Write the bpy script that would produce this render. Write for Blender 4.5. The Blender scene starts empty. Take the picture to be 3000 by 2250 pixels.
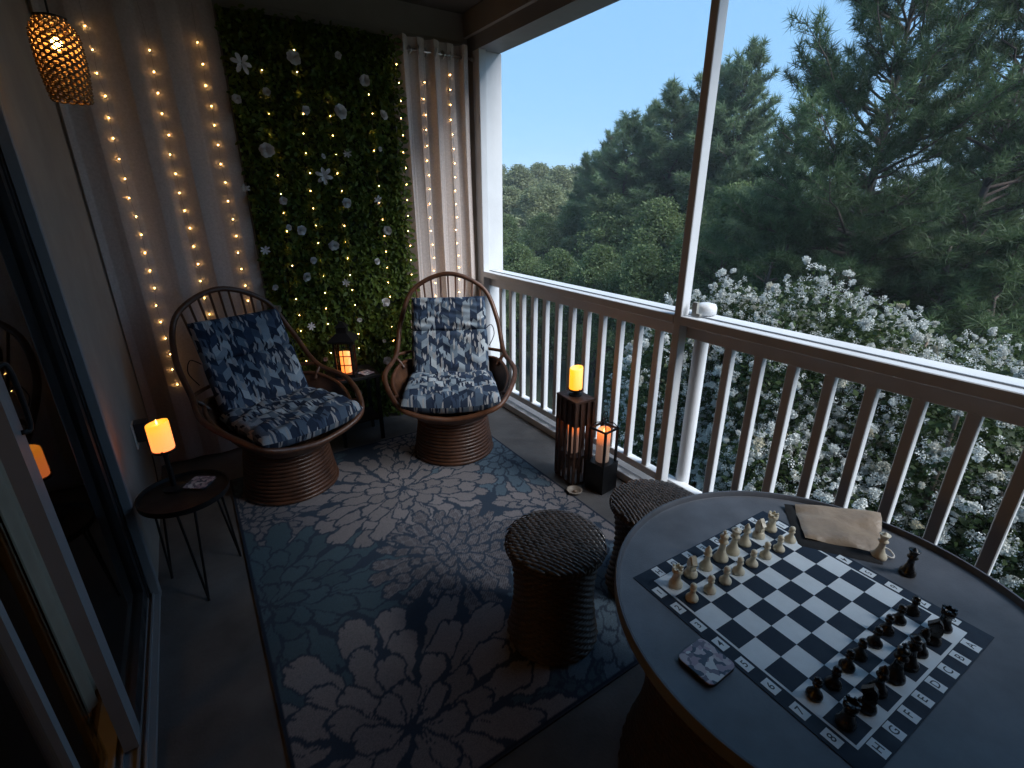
import bpy, math, random
import numpy as np
from mathutils import Vector, Matrix
R_ = math.radians
PI = math.pi

# ------------------------------------------------------------------ camera
FPX, PITCH, YAW, ROLL, CAMH = 1431.5, R_(20.692), R_(33.196), R_(0.103), 1.567
fw = Vector((math.sin(YAW) * math.cos(PITCH), math.cos(YAW) * math.cos(PITCH), -math.sin(PITCH)))
rt = Vector((math.cos(YAW), -math.sin(YAW), 0))
dn = fw.cross(rt)
r2 = rt * math.cos(ROLL) + dn * math.sin(ROLL)
d2 = -rt * math.sin(ROLL) + dn * math.cos(ROLL)
sc = bpy.context.scene
cam = bpy.data.cameras.new("camera")
camo = bpy.data.objects.new("camera", cam)
sc.collection.objects.link(camo)
cam.sensor_width = 36
cam.lens = 36 * FPX / 3000
cam.clip_start = 0.02
cam.clip_end = 2000
camo.matrix_world = Matrix(((r2.x, -d2.x, -fw.x, 0), (r2.y, -d2.y, -fw.y, 0), (r2.z, -d2.z, -fw.z, CAMH), (0, 0, 0, 1)))
sc.camera = camo

# ------------------------------------------------------------------ light
EXPO = 2.2
SUN_EL, SUN_ROT = R_(45), R_(157)
w = bpy.data.worlds.new("World")
sc.world = w
w.use_nodes = True
nt = w.node_tree
bg = nt.nodes["Background"]
sky = nt.nodes.new("ShaderNodeTexSky")
sky.sky_type = 'NISHITA'
sky.sun_disc = False
sky.sun_elevation = SUN_EL
sky.sun_rotation = SUN_ROT
sky.ozone_density = 4.0
sky.dust_density = 0.3
mixw = nt.nodes.new("ShaderNodeMix")
mixw.data_type = 'RGBA'
mixw.inputs[0].default_value = 0.88
nt.links.new(sky.outputs[0], mixw.inputs[6])
mixw.inputs[7].default_value = (.93, 1.95, 3.2, 1)      # even blue of the dusk sky
nt.links.new(mixw.outputs[2], bg.inputs[0])
bg.inputs[1].default_value = 0.067
sun = bpy.data.lights.new("sun", 'SUN')
sun.energy = 1.8
sun.angle = R_(40)
sun.color = (.97, .98, 1)
suno = bpy.data.objects.new("sun", sun)
sc.collection.objects.link(suno)
suno.rotation_euler = (R_(90) - SUN_EL, 0, R_(180) - SUN_ROT)
vs = sc.view_settings
vs.view_transform = 'Standard'
vs.look = 'None'
vs.gamma = 1
vs.use_curve_mapping = False
vs.exposure = EXPO
cy = sc.cycles
cy.use_denoising = True
cy.max_bounces = 8
cy.diffuse_bounces = 4
cy.transparent_max_bounces = 16
cy.sample_clamp_indirect = 4 / 2 ** EXPO
cy.caustics_reflective = False
cy.caustics_refractive = False
LUM = 1 / 2 ** EXPO     # emission that shows as 1.0 on screen

# ------------------------------------------------------------------ pixel -> place helpers
def ray(x, y):
    return r2 * ((x - 1500) / FPX) + d2 * ((y - 1125) / FPX) + fw
def atz(x, y, z=0.0):
    d = ray(x, y); return Vector((0, 0, CAMH)) + d * ((z - CAMH) / d.z)
def atx(x, y, X):
    d = ray(x, y); return Vector((0, 0, CAMH)) + d * (X / d.x)
def aty(x, y, Y):
    d = ray(x, y); return Vector((0, 0, CAMH)) + d * (Y / d.y)
def atd(x, y, D):
    d = ray(x, y); return Vector((0, 0, CAMH)) + d * (D / math.hypot(d.x, d.y))

# ------------------------------------------------------------------ scene helpers
col = sc.collection
def tag(o, label=None, cat=None, group=None, kind=None):
    if label: o["label"] = label
    if cat: o["category"] = cat
    if group: o["group"] = group
    if kind: o["kind"] = kind
    return o
def thing(name, label, cat, loc=(0, 0, 0), rz=0.0, group=None):
    o = bpy.data.objects.new(name, None)
    col.objects.link(o)
    o.empty_display_size = 0.1
    o.location = loc
    o.rotation_euler = (0, 0, rz)
    return tag(o, label, cat, group)
def put(name, me, parent=None, loc=(0, 0, 0), rot=(0, 0, 0), scale=None, mt=None):
    o = bpy.data.objects.new(name, me)
    col.objects.link(o)
    o.location = loc
    o.rotation_euler = rot
    if scale is not None:
        o.scale = (scale, scale, scale) if isinstance(scale, (int, float)) else scale
    if parent is not None: o.parent = parent
    if mt is not None:
        me.materials.clear(); me.materials.append(mt)
    return o
def copy_tree(o, parent=None):
    c = o.copy(); col.objects.link(c); c.parent = parent
    for ch in list(o.children): copy_tree(ch, c)
    return c
def cr(pts, k=6, closed=False):
    P = [Vector(q) for q in pts]; n = len(P); out = []
    for i in range(n if closed else n - 1):
        if closed: a, b, c, d = P[(i - 1) % n], P[i], P[(i + 1) % n], P[(i + 2) % n]
        else: a, b, c, d = P[max(i - 1, 0)], P[i], P[i + 1], P[min(i + 2, n - 1)]
        for j in range(k):
            t = j / k
            out.append(0.5 * ((2 * b) + (c - a) * t + (2 * a - 5 * b + 4 * c - d) * t * t + (3 * b - a - 3 * c + d) * t ** 3))
    if not closed: out.append(P[-1])
    return out
class MB:
    def __init__(s): s.v = []; s.f = []; s.uv = None
    def box(s, a, b, M=None):
        n = len(s.v)
        for z in (a[2], b[2]):
            for x, y in ((a[0], a[1]), (b[0], a[1]), (b[0], b[1]), (a[0], b[1])):
                q = Vector((x, y, z)); s.v.append(tuple(M @ q) if M else tuple(q))
        s.f += [tuple(n + i for i in q) for q in ((3, 2, 1, 0), (4, 5, 6, 7), (0, 1, 5, 4), (1, 2, 6, 5), (2, 3, 7, 6), (3, 0, 4, 7))]
        return s
    def bbox(s, a, b, ch=0.003, M=None):
        # box with chamfered edges along its longest axis
        d = [b[i] - a[i] for i in range(3)]; ax = d.index(max(d)); u, v_ = [i for i in range(3) if i != ax]
        n = len(s.v)
        ring = [(a[u] + ch, a[v_]), (b[u] - ch, a[v_]), (b[u], a[v_] + ch), (b[u], b[v_] - ch), (b[u] - ch, b[v_]), (a[u] + ch, b[v_]), (a[u], b[v_] - ch), (a[u], a[v_] + ch)]
        for e in (a[ax], b[ax]):
            for p, q in ring:
                c = [0, 0, 0]; c[ax] = e; c[u] = p; c[v_] = q; q3 = Vector(c); s.v.append(tuple(M @ q3) if M else tuple(q3))
        flip = (ax == 1)
        for i in range(8):
            j = (i + 1) % 8; q = (n + i, n + j, n + 8 + j, n + 8 + i); s.f.append(q[::-1] if flip else q)
        q = tuple(n + i for i in range(8)); s.f.append(q if flip else q[::-1])
        q = tuple(n + 8 + i for i in range(8)); s.f.append(q[::-1] if flip else q)
        return s
    def tube(s, pts, r, n=8, closed=False, caps=True):
        P = [Vector(q) for q in pts]; m = len(P)
        rr = r if hasattr(r, '__len__') else [r] * m
        base = len(s.v); nrm = None
        for i in range(m):
            if closed: t = (P[(i + 1) % m] - P[i - 1]).normalized()
            else: t = (P[min(i + 1, m - 1)] - P[max(i - 1, 0)]).normalized()
            if nrm is None:
                nrm = t.orthogonal().normalized()
            nrm = nrm - t * nrm.dot(t)
            if nrm.length < 1e-6: nrm = t.orthogonal()
            nrm.normalize(); bn = t.cross(nrm)
            for j in range(n):
                a = 2 * PI * j / n
                s.v.append(tuple(P[i] + (nrm * math.cos(a) + bn * math.sin(a)) * rr[i]))
        for i in range(m if closed else m - 1):
            i2 = (i + 1) % m
            for j in range(n):
                k = (j + 1) % n
                s.f.append((base + i * n + j, base + i * n + k, base + i2 * n + k, base + i2 * n + j))
        if caps and not closed:
            s.f.append(tuple(base + j for j in range(n))[::-1]); s.f.append(tuple(base + (m - 1) * n + j for j in range(n)))
        return s
    def lathe(s, prof, n=24, c=(0, 0, 0), cap=True):
        base = len(s.v); m = len(prof)
        for r, z in prof:
            for j in range(n):
                a = 2 * PI * j / n; s.v.append((c[0] + r * math.cos(a), c[1] + r * math.sin(a), c[2] + z))
        for i in range(m - 1):
            for j in range(n):
                k = (j + 1) % n
                s.f.append((base + i * n + j, base + i * n + k, base + (i + 1) * n + k, base + (i + 1) * n + j))
        if cap:
            s.f.append(tuple(base + j for j in range(n))[::-1]); s.f.append(tuple(base + (m - 1) * n + j for j in range(n)))
        return s
    def prism(s, poly, z0, z1, M=None):
        n = len(s.v); k = len(poly)
        for z in (z0, z1):
            for x, y in poly:
                q = Vector((x, y, z)); s.v.append(tuple(M @ q) if M else tuple(q))
        s.f.append(tuple(n + i for i in range(k))[::-1]); s.f.append(tuple(n + k + i for i in range(k)))
        for i in range(k):
            j = (i + 1) % k; s.f.append((n + i, n + j, n + k + j, n + k + i))
        return s
    def grid(s, nu, nv, fn, closed_u=False):
        base = len(s.v)
        for j in range(nv + 1):
            for i in range(nu if closed_u else nu + 1):
                s.v.append(tuple(fn(i / nu, j / nv)))
        W_ = nu if closed_u else nu + 1
        for j in range(nv):
            for i in range(nu):
                i2 = (i + 1) % W_ if closed_u else i + 1
                s.f.append((base + j * W_ + i, base + j * W_ + i2, base + (j + 1) * W_ + i2, base + (j + 1) * W_ + i))
        return s
    def sphere(s, c, r, nu=10, nv=6, sq=(1, 1, 1)):
        base = len(s.v)
        for j in range(nv + 1):
            t = PI * j / nv
            for i in range(nu):
                a = 2 * PI * i / nu
                s.v.append((c[0] + sq[0] * r * math.sin(t) * math.cos(a), c[1] + sq[1] * r * math.sin(t) * math.sin(a), c[2] - sq[2] * r * math.cos(t)))
        for j in range(nv):
            for i in range(nu):
                k = (i + 1) % nu
                s.f.append((base + j * nu + i, base + j * nu + k, base + (j + 1) * nu + k, base + (j + 1) * nu + i))
        return s
    def mesh(s, name, mt=None, smooth=False):
        me = bpy.data.meshes.new(name)
        me.from_pydata(s.v, [], s.f)
        if s.uv is not None:
            ul = me.uv_layers.new(name="UVMap")
            vi = np.empty(len(me.loops), dtype=np.int32); me.loops.foreach_get("vertex_index", vi)
            ul.data.foreach_set("uv", np.array(s.uv, dtype=np.float32)[vi].ravel())
        if mt: me.materials.append(mt)
        if smooth: me.shade_smooth()
        if smooth == 'auto':
            pass
        me.update()
        return me
    def obj(s, name, mt=None, parent=None, smooth=False, loc=(0, 0, 0), rot=(0, 0, 0)):
        o = put(name, s.mesh(name, mt, smooth), parent, loc, rot)
        if smooth == 'auto':
            o.data.shade_smooth(); o.data.set_sharp_from_angle(angle=R_(35))
        return o
def fastmesh(name, V, F, mt=None, smooth=False):
    """V (n,3) float, F (m,k) int"""
    V = np.asarray(V, dtype=np.float32); F = np.asarray(F, dtype=np.int32)
    me = bpy.data.meshes.new(name); k = F.shape[1]
    me.vertices.add(len(V)); me.vertices.foreach_set("co", V.ravel())
    me.loops.add(F.size); me.loops.foreach_set("vertex_index", F.ravel())
    me.polygons.add(len(F)); me.polygons.foreach_set("loop_start", np.arange(0, F.size, k, dtype=np.int32))
    me.polygons.foreach_set("loop_total", np.full(len(F), k, dtype=np.int32))
    me.update(calc_edges=True)
    if mt: me.materials.append(mt)
    if smooth: me.shade_smooth()
    return me

# ------------------------------------------------------------------ materials
class NT:
    def __init__(s, name):
        s.m = bpy.data.materials.new(name); s.m.use_nodes = True; s.t = s.m.node_tree
        s.b = s.t.nodes["Principled BSDF"]; s.out = s.t.nodes["Material Output"]
    def n(s, typ, **kw):
        x = s.t.nodes.new(typ)
        for k, v in kw.items(): setattr(x, k, v)
        return x
    def l(s, a, b): s.t.links.new(a, b)
    def math(s, op, a, b=None, c=None):
        x = s.n("ShaderNodeMath", operation=op)
        for i, q in enumerate((a, b, c)):
            if q is None: continue
            if isinstance(q, (int, float)): x.inputs[i].default_value = q
            else: s.l(q, x.inputs[i])
        return x.outputs[0]
    def ramp(s, fac, stops, const=False):
        x = s.n("ShaderNodeValToRGB")
        e = x.color_ramp
        if const: e.interpolation = 'CONSTANT'
        while len(e.elements) < len(stops): e.elements.new(0.5)
        for el, (p, c) in zip(e.elements, stops):
            el.position = p; el.color = (*c, 1)
        s.l(fac, x.inputs[0]); return x.outputs[0]
    def mix(s, f, a, b, mode='MIX'):
        x = s.n("ShaderNodeMix", data_type='RGBA', blend_type=mode)
        for q, i in ((f, 0), (a, 6), (b, 7)):
            if isinstance(q, (int, float)): x.inputs[i].default_value = q
            elif isinstance(q, tuple): x.inputs[i].default_value = (*q, 1)
            else: s.l(q, x.inputs[i])
        return x.outputs[2]
    def noise(s, scale, detail=4, coord='Object', rough=.6, vec=None):
        x = s.n("ShaderNodeTexNoise"); x.inputs["Scale"].default_value = scale; x.inputs["Detail"].default_value = detail; x.inputs["Roughness"].default_value = rough
        if vec is None:
            tc = s.n("ShaderNodeTexCoord"); vec = tc.outputs[coord]
        s.l(vec, x.inputs["Vector"]); return x.outputs["Fac"]
    def bump(s, h, strength=.3, dist=.01):
        x = s.n("ShaderNodeBump"); x.inputs["Strength"].default_value = strength; x.inputs["Distance"].default_value = dist
        s.l(h, x.inputs["Height"]); s.l(x.outputs[0], s.b.inputs["Normal"])
def M(name, c, rough=.6, var=.25, scale=20, bump=0, bscale=None, metal=0, spec=.5, stretch=None, c2=None):
    m = NT(name)
    tc = m.n("ShaderNodeTexCoord"); vec = tc.outputs["Object"]
    if stretch:
        mp = m.n("ShaderNodeMapping"); mp.inputs["Scale"].default_value = stretch; m.l(vec, mp.inputs[0]); vec = mp.outputs[0]
    f = m.noise(scale, 5, vec=vec)
    lo = tuple(x * (1 - var) for x in c); hi = tuple(min(1, x * (1 + var)) for x in (c2 or c))
    m.l(m.ramp(f, [(.3, lo), (.7, hi)]), m.b.inputs["Base Color"])
    rr = m.ramp(m.noise(scale * .7, 6, vec=vec), [(.3, (max(.02, rough - .12),) * 3), (.7, (min(1, rough + .12),) * 3)])
    m.l(rr, m.b.inputs["Roughness"])
    m.b.inputs["Metallic"].default_value = metal
    m.b.inputs["Specular IOR Level"].default_value = spec
    if bump: m.bump(m.noise(bscale or scale * 3, 4, vec=vec), bump, .004)
    return m.m
def EM(name, c, s):
    m = NT(name); m.t.nodes.remove(m.b)
    e = m.n("ShaderNodeEmission"); e.inputs[0].default_value = (*c, 1); e.inputs[1].default_value = s
    m.l(e.outputs[0], m.out.inputs[0]); return m.m
def leafmat(name, c, c2, transl=.35, rough=.55, scale=1.2):
    m = NT(name); t = m.t
    g = m.n("ShaderNodeNewGeometry")
    isl = m.ramp(g.outputs["Random Per Island"], [(0, c), (1, c2)])
    cl = m.mix(m.ramp(m.noise(scale, 3), [(.35, (0, 0, 0)), (.65, (1, 1, 1))]), isl, tuple(.62 * x for x in c))
    m.l(cl, m.b.inputs["Base Color"]); m.b.inputs["Roughness"].default_value = rough; m.b.inputs["Specular IOR Level"].default_value = .25
    tr = m.n("ShaderNodeBsdfTranslucent"); m.l(cl, tr.inputs[0])
    mx = m.n("ShaderNodeMixShader"); mx.inputs[0].default_value = transl
    m.l(m.b.outputs[0], mx.inputs[1]); m.l(tr.outputs[0], mx.inputs[2]); m.l(mx.outputs[0], m.out.inputs[0])
    return m.m

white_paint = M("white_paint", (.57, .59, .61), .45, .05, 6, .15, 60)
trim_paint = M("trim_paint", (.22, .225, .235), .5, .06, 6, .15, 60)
siding = M("siding_paint", (.27, .25, .225), .6, .08, 5, .2, 50)
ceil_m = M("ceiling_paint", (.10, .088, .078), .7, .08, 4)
floor_m = M("painted_concrete", (.085, .082, .083), .68, .38, 3.2, .4, 80)
black_metal = M("black_metal", (.006, .006, .007), .5, .3, 20, spec=.3)
black_pl_shade = M("black_plastic_and_shade", (.02, .02, .022), .4, .2, 20)  # plastic parts, and shadow painted onto the door's far frame
rattan = M("rattan", (.074, .028, .013), .42, .4, 14, .2, 60, stretch=(1, 1, 1), c2=(.095, .038, .018))
rattan_d = M("rattan_panel", (.055, .021, .010), .45, .4, 10, .3, 60, c2=(.09, .04, .02))
rattan_b = M("rattan_base", (.046, .018, .009), .45, .4, 14, .2, 60, c2=(.06, .024, .012))
wicker = M("dark_wicker", (.030, .025, .023), .27, .5, 30, .2, 90, c2=(.055, .046, .043))
wicker_d = M("dark_wicker_core", (.03, .022, .018), .6, .4, 30)
wicker_b = M("brown_wicker", (.030, .019, .013), .45, .5, 30, .2, 90)
wood_d = M("dark_wood", (.048, .021, .012), .55, .45, 12, .3, 60, stretch=(6, 6, 1))
table_m = M("powder_coated_top", (.098, .106, .124), .46, .3, 6, .15, 180, spec=.35)
steel = M("steel", (.55, .55, .55), .3, .1, 10, metal=1)
wire_m = M("copper_wire", (.25, .18, .12), .4, .2, 10, metal=.6)
outlet_m = M("outlet_plastic", (.7, .68, .64), .35, .05, 10)

# ------------------------------------------------------------------ the porch
XI = 1.927          # inner plane of the screen frame
XL, YB, ZC = -0.37, 3.5, 2.74
Y0 = -1.05           # unseen end wall behind the camera, placed to dim the near porch
def st(name, mb, m): return tag(mb.obj(name, m), kind="structure")
st("floor", MB().box((-3.6, Y0, -.25), (2.22, YB + .2, 0)), floor_m)
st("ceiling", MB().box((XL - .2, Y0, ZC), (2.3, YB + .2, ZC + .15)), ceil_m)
# back wall: lap siding boards
wb = st("wall_back", MB().box((XL - .2, YB + .015, 0), (2.1, YB + .2, ZC)), siding)
bd = MB(); bw = 2.05 - XL + .05
bd.v = [(0, 0, 0), (bw, 0, 0), (bw, -.004, .175), (0, -.004, .175), (0, -.016, -.003), (bw, -.016, -.003)]
bd.f = [(4, 5, 2, 3), (0, 1, 5, 4), (0, 4, 3), (1, 2, 5)]
bm_ = bd.mesh("siding_board", siding)
for i in range(16):
    put("siding_board", bm_, wb, (XL - .05, YB + .016, i * .172))
# house wall beside the door
wl = st("wall_left", MB().box((XL - .2, 2.20, 0), (XL, YB + .1, ZC)).box((XL - .2, Y0, 2.15), (XL, 2.20, ZC)), siding)
st("light_block_wall", MB().box((XL - .2, Y0 - .2, 0), (2.2, Y0, ZC)), M("low_bounce_brown", (.07, .055, .045), .8, .2, 6))  # unseen wall added to block sky light, dark brown to cut bounce
# door trim
dt = thing("sliding_door", "glass sliding door with pale frame, dark panel beside the outlet wall", "door", (XL, 1.3, 0))
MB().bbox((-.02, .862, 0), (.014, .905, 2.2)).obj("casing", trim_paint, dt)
MB().box((-.06, .84, 0), (-.021, .8615, 2.15)).obj("jamb", black_pl_shade, dt)  # black here paints in the shadow between glass and casing
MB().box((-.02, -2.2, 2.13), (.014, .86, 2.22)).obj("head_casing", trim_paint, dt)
trk = MB().box((-.14, -2.4, .001), (.012, .86, .022)).obj("track", trim_paint, dt)
for x in (-.012, -.03, -.07, -.09):
    MB().box((x, -2.4, .0225), (x + .006, .86, .034)).obj("track_rail", trim_paint, trk)
def glass_mat():
    m = NT("door_glass"); m.t.nodes.remove(m.b)
    fr = m.n("ShaderNodeFresnel"); fr.inputs[0].default_value = 1.22
    tr = m.n("ShaderNodeBsdfTransparent"); tr.inputs[0].default_value = (.86, .88, .87, 1)
    gl = m.n("ShaderNodeBsdfGlossy"); gl.inputs["Roughness"].default_value = .02
    mx = m.n("ShaderNodeMixShader"); m.l(fr.outputs[0], mx.inputs[0]); m.l(tr.outputs[0], mx.inputs[1]); m.l(gl.outputs[0], mx.inputs[2])
    m.l(mx.outputs[0], m.out.inputs[0]); return m.m
glass = glass_mat()
pa = MB().box((-.062, .14, .035), (-.026, .205, 2.13)).obj("stile", trim_paint, dt)
MB().box((-.062, .80, .035), (-.026, .838, 2.13)).obj("stile", black_pl_shade, dt)  # far stile of the pale frame, its shadow painted as black
MB().box((-.062, .2055, .035), (-.026, .80, .10)).obj("bottom_rail", black_pl_shade, dt)  # black stands in for shadow along the bottom of the frame
MB().box((-.046, .205, .10), (-.042, .80, 2.13)).obj("glass_pane", glass, dt)
MB().tube(cr([(-.025, .185, 1.06), (-.010, .203, 1.07), (-.010, .203, 1.21), (-.025, .185, 1.22)], 5), .006, 8).obj("door_handle", black_metal, dt, True)
MB().box((-.115, -.10, .035), (-.08, -.072, 2.13)).obj("stile", trim_paint, dt)
MB().box((-.10, -1.6, .05), (-.096, -.1005, 2.13)).obj("glass_pane", glass, dt)
MB().box((-.10, -.0715, .05), (-.096, .142, 2.13)).obj("glass_pane", glass, dt)

# room behind the door
warm_wall = M("warm_wall_paint", (.55, .36, .16), .8, .06, 4)
rm = thing("lit_room", "warm lamplit room seen through the sliding door glass", "room", (-3.4, 0, 0))
MB().box((-.1, Y0, 0), (0, 3.2, 2.6)).obj("room_wall", warm_wall, rm)
MB().box((.001, 2.35, 0), (2.80, 2.45, 2.6)).obj("room_wall", warm_wall, rm)
MB().box((.001, Y0, .001), (2.86, 2.339, .012)).obj("room_floor", M("honey_wood_floor", (.34, .19, .075), .4, .2, 6, stretch=(1, 8, 1)), rm)
MB().box((2.802, 2.34, 0), (3.02, 2.45, 2.6)).obj("wall_end", M("dark_wall_end", (.02, .017, .015), .8, .1, 5), rm)
MB().box((.001, Y0, 2.6), (2.83, 2.34, 2.7)).obj("room_ceiling", ceil_m, rm)
MB().box((.001, Y0 - .1, 0), (2.83, Y0 - .001, 2.6)).obj("room_wall", warm_wall, rm)
dark_drape = M("dark_drape", (.012, .010, .009), .9, .3, 8)
tan_drape = M("tan_drape", (.42, .34, .26), .85, .1, 8)
def drape(name, label, y0, y1, x, m, amp, per, z0=.02, z1=2.1):
    mb = MB(); n = int((y1 - y0) / per * 8) + 8
    for sgn in (0, 1):
        mb.grid(n, 2, lambda u, v, s=sgn: (x + amp * math.sin((y0 + (y1 - y0) * u) / per * 2 * PI) - .003 * s, y0 + (y1 - y0) * u, z0 + (z1 - z0) * v))
    o = mb.obj(name, m, None, True); return tag(o, label, "curtain")
drape("dark_drape", "black drape closed behind the dark door glass", 1.90, 2.34, -.53, dark_drape, .012, .09)
drape("tan_drape", "tan drape hanging just inside the sliding door", 1.66, 1.84, -.53, tan_drape, .01, .08)
fl = thing("floor_lamp", "warm floor lamp glowing inside the room behind the door", "lamp", (-1.9, .75, 0))
MB().lathe([(.14, 0), (.14, .02), (.012, .035), (.012, 1.45)], 16).obj("stand", black_metal, fl, 'auto')
MB().lathe([(.2, 1.35), (.12, 1.65)], 20, cap=False).obj("lamp_shade", EM("lamp_shade_lit", (1, .48, .10), 9 * LUM), fl, True)

# --- screen frame and railings
fr = thing("screen_frame", "white painted porch opening frame with corner jamb, posts and header beam", "frame", (XI, 0, 0))
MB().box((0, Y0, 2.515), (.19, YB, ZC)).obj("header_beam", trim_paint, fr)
MB().box((-.03, Y0, 2.60), (-.001, YB, ZC)).obj("header_trim", siding, fr)
MB().bbox((0, 3.345, .001), (.055, 3.435, 2.514)).obj("jamb_board", white_paint, fr)
MB().box((.056, 3.38, .001), (.20, 3.50, 2.514)).obj("corner_post", white_paint, fr)
MB().box((-.002, 3.436, .001), (.055, 3.499, 2.514)).obj("corner_trim", siding, fr)
def post(y):
    MB().bbox((0, y - .021, .051), (.058, y + .021, 2.514), .003).obj("post", white_paint, fr)
post(1.495); post(-1.03)
rail_y = [(1.517, 3.344), (-1.008, 1.473)]
names = ["white painted railing between the curtain corner and the screen post", "white painted railing behind the round chess table", "white painted railing past the second screen post"]
balm = MB().bbox((-.019, -.019, 0), (.019, .019, .80), .003).mesh("baluster", white_paint)
rnb = random.Random(9)
for k, (ya, yb) in enumerate(rail_y):
    rl = thing("railing", names[k], "railing", (XI, ya, 0))
    L = yb - ya
    MB().bbox((-.001, 0, 1.003), (.056, L, 1.046), .003).obj("chair_rail", white_paint, rl)
    MB().bbox((.0565, -.02, 1.012), (.175, L + .02, 1.044), .004).obj("top_rail", white_paint, rl)
    MB().bbox((.062, -.02, .93), (.105, L + .02, 1.0115), .003).obj("sub_rail", white_paint, rl)
    MB().box((.052, 0, 1.0465), (.058, L, 1.052)).obj("screen_spline", M("spline_%d" % k, (.25, .28, .32), .6, .1, 20), rl)
    MB().bbox((.058, -.02, .085), (.112, L + .02, .13), .003).obj("bottom_rail", white_paint, rl)
    MB().bbox((0, 0, .001), (.057, L, .05), .003).obj("floor_plate", white_paint, rl)
    if k == 0: ys = [3.224 - .019 - .1405 * i for i in range(12)]
    else: ys = [1.266 - .019 - .145 * i for i in range(15)]
    for y in ys:
        put("baluster", balm, rl, (.083 + rnb.uniform(-.0015, .0015), y - ya + rnb.uniform(-.002, .002), .1305), (0, rnb.uniform(-.002, .002), rnb.uniform(-.03, .03)))
nw = thing("newel_post", "white rounded newel post with cap outside the screen post", "post", (2.055, 1.435, -.1))
MB().lathe([(.035, 0), (.035, 1.0285)], 20).obj("shaft", white_paint, nw, 'auto')
MB().lathe([(.040, 1.146), (.050, 1.152), (.050, 1.180), (.044, 1.195), (.02, 1.202), (.001, 1.203)], 24).obj("cap", white_paint, nw, True)
brk = MB().box((.036, 1.42, 1.0525), (.052, 1.445, 1.115)).box((.036, 1.40, 1.0525), (.052, 1.42, 1.064)).obj("screen_clip", M("clip_grey", (.25, .25, .23), .5, .2, 30), fr)

# ------------------------------------------------------------------ curtains, rod
def sheer_mat():
    m = NT("sheer_curtain"); m.t.nodes.remove(m.b)
    tc = m.n("ShaderNodeTexCoord")
    wv = m.noise(90, 2, vec=tc.outputs["Object"])
    c = m.ramp(wv, [(.3, (.72, .63, .58)), (.7, (.85, .76, .71))])
    df = m.n("ShaderNodeBsdfDiffuse"); m.l(c, df.inputs[0])
    tl = m.n("ShaderNodeBsdfTranslucent"); m.l(c, tl.inputs[0])
    tr = m.n("ShaderNodeBsdfTransparent")
    a = m.n("ShaderNodeMixShader"); a.inputs[0].default_value = .32
    m.l(df.outputs[0], a.inputs[1]); m.l(tl.outputs[0], a.inputs[2])
    b = m.n("ShaderNodeMixShader"); b.inputs[0].default_value = .16
    m.l(a.outputs[0], b.inputs[1]); m.l(tr.outputs[0], b.inputs[2]); m.l(b.outputs[0], m.out.inputs[0])
    return m.m
sheer = sheer_mat()
def curtain(label, x0, x1, y, z0, z1, folds, amp, seed, flare=0.0):
    rnd = random.Random(seed)
    ph = [rnd.uniform(-.5, .5) for _ in range(40)]
    t = thing("sheer_curtain", label, "curtain", ((x0 + x1) / 2, y, z0), 0, "sheer curtains on the back wall")
    nu = 150
    def fn(u, v):
        s = u * folds; i = int(s); 
        ph_ = ph[i % 40] * (1 - (s - i)) + ph[(i + 1) % 40] * (s - i)
        a = amp * (.75 + .4 * math.sin(3.1 * i + seed)) * (1 + .25 * math.sin(2.2 * v + i))
        wv = math.sin(2 * PI * s + ph_ * .9 * math.sin(1.7 * v + 1))
        sh = math.copysign(abs(wv) ** .75, wv)
        x = (u - .5) * (x1 - x0) * (1 + flare * (1 - v)) + .010 * math.sin(4 * PI * s + 1.3 * v)
        return (x, a * sh + .006 * math.sin(7 * v + 9 * u), (z1 - z0) * v)
    MB().grid(nu, 22, fn).obj("cloth", sheer, t, True)
    return t, fn
cL, fnL = curtain("sheer off-white curtain panel between the house wall and green leaf panel", -.36, .372, 3.425, .02, 2.60, 4.0, .011, 3, .02)
cR, fnR = curtain("sheer off-white curtain panel with grommets beside the corner post", 1.335, 1.895, 3.425, .02, 2.535, 5.2, .032, 8, .03)
rod = thing("curtain_rod", "thin steel curtain rod along the back wall near the ceiling", "curtain rod", (.75, 3.425, 2.465))
MB().tube([(.56, 0, 0), (1.17, 0, 0)], .008, 10).obj("pole", steel, rod, True)
for x in (1.155,):
    MB().sphere((x + .015, 0, 0), .016).obj("finial", steel, rod, True)
gm = MB()
gm.tube([(0, .021 * math.cos(a), .021 * math.sin(a)) for a in [2 * PI * i / 16 for i in range(16)]], .0045, 6, True)
gme = gm.mesh("grommet", steel, True)
for i in range(9):
    u = (i + .5) / 10.4 * 1.04
    x, y, z = fnR(min(u, 1), .975)
    put("grommet", gme, cR, (x, y, 2.465 - .02), (0, 0, R_(20) * (-1) ** i))

# ------------------------------------------------------------------ green leaf panel
rng = np.random.default_rng(5)
panel = thing("leaf_panel", "artificial green leaf hedge panel with white flowers on the back wall", "plant wall", (0, 3.44, 0))
px0, px1, pz0, pz1 = .395, 1.36, .02, 2.52
pgreen = leafmat("panel_leaf", (.085, .145, .020), (.19, .25, .05), .42, .5, 6)
pback = M("panel_mesh", (.012, .025, .008), .9, .4, 20)
MB().box((px0, .004, pz0), (px1 - .02, .012, pz1)).obj("backing", pback, panel)
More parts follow.
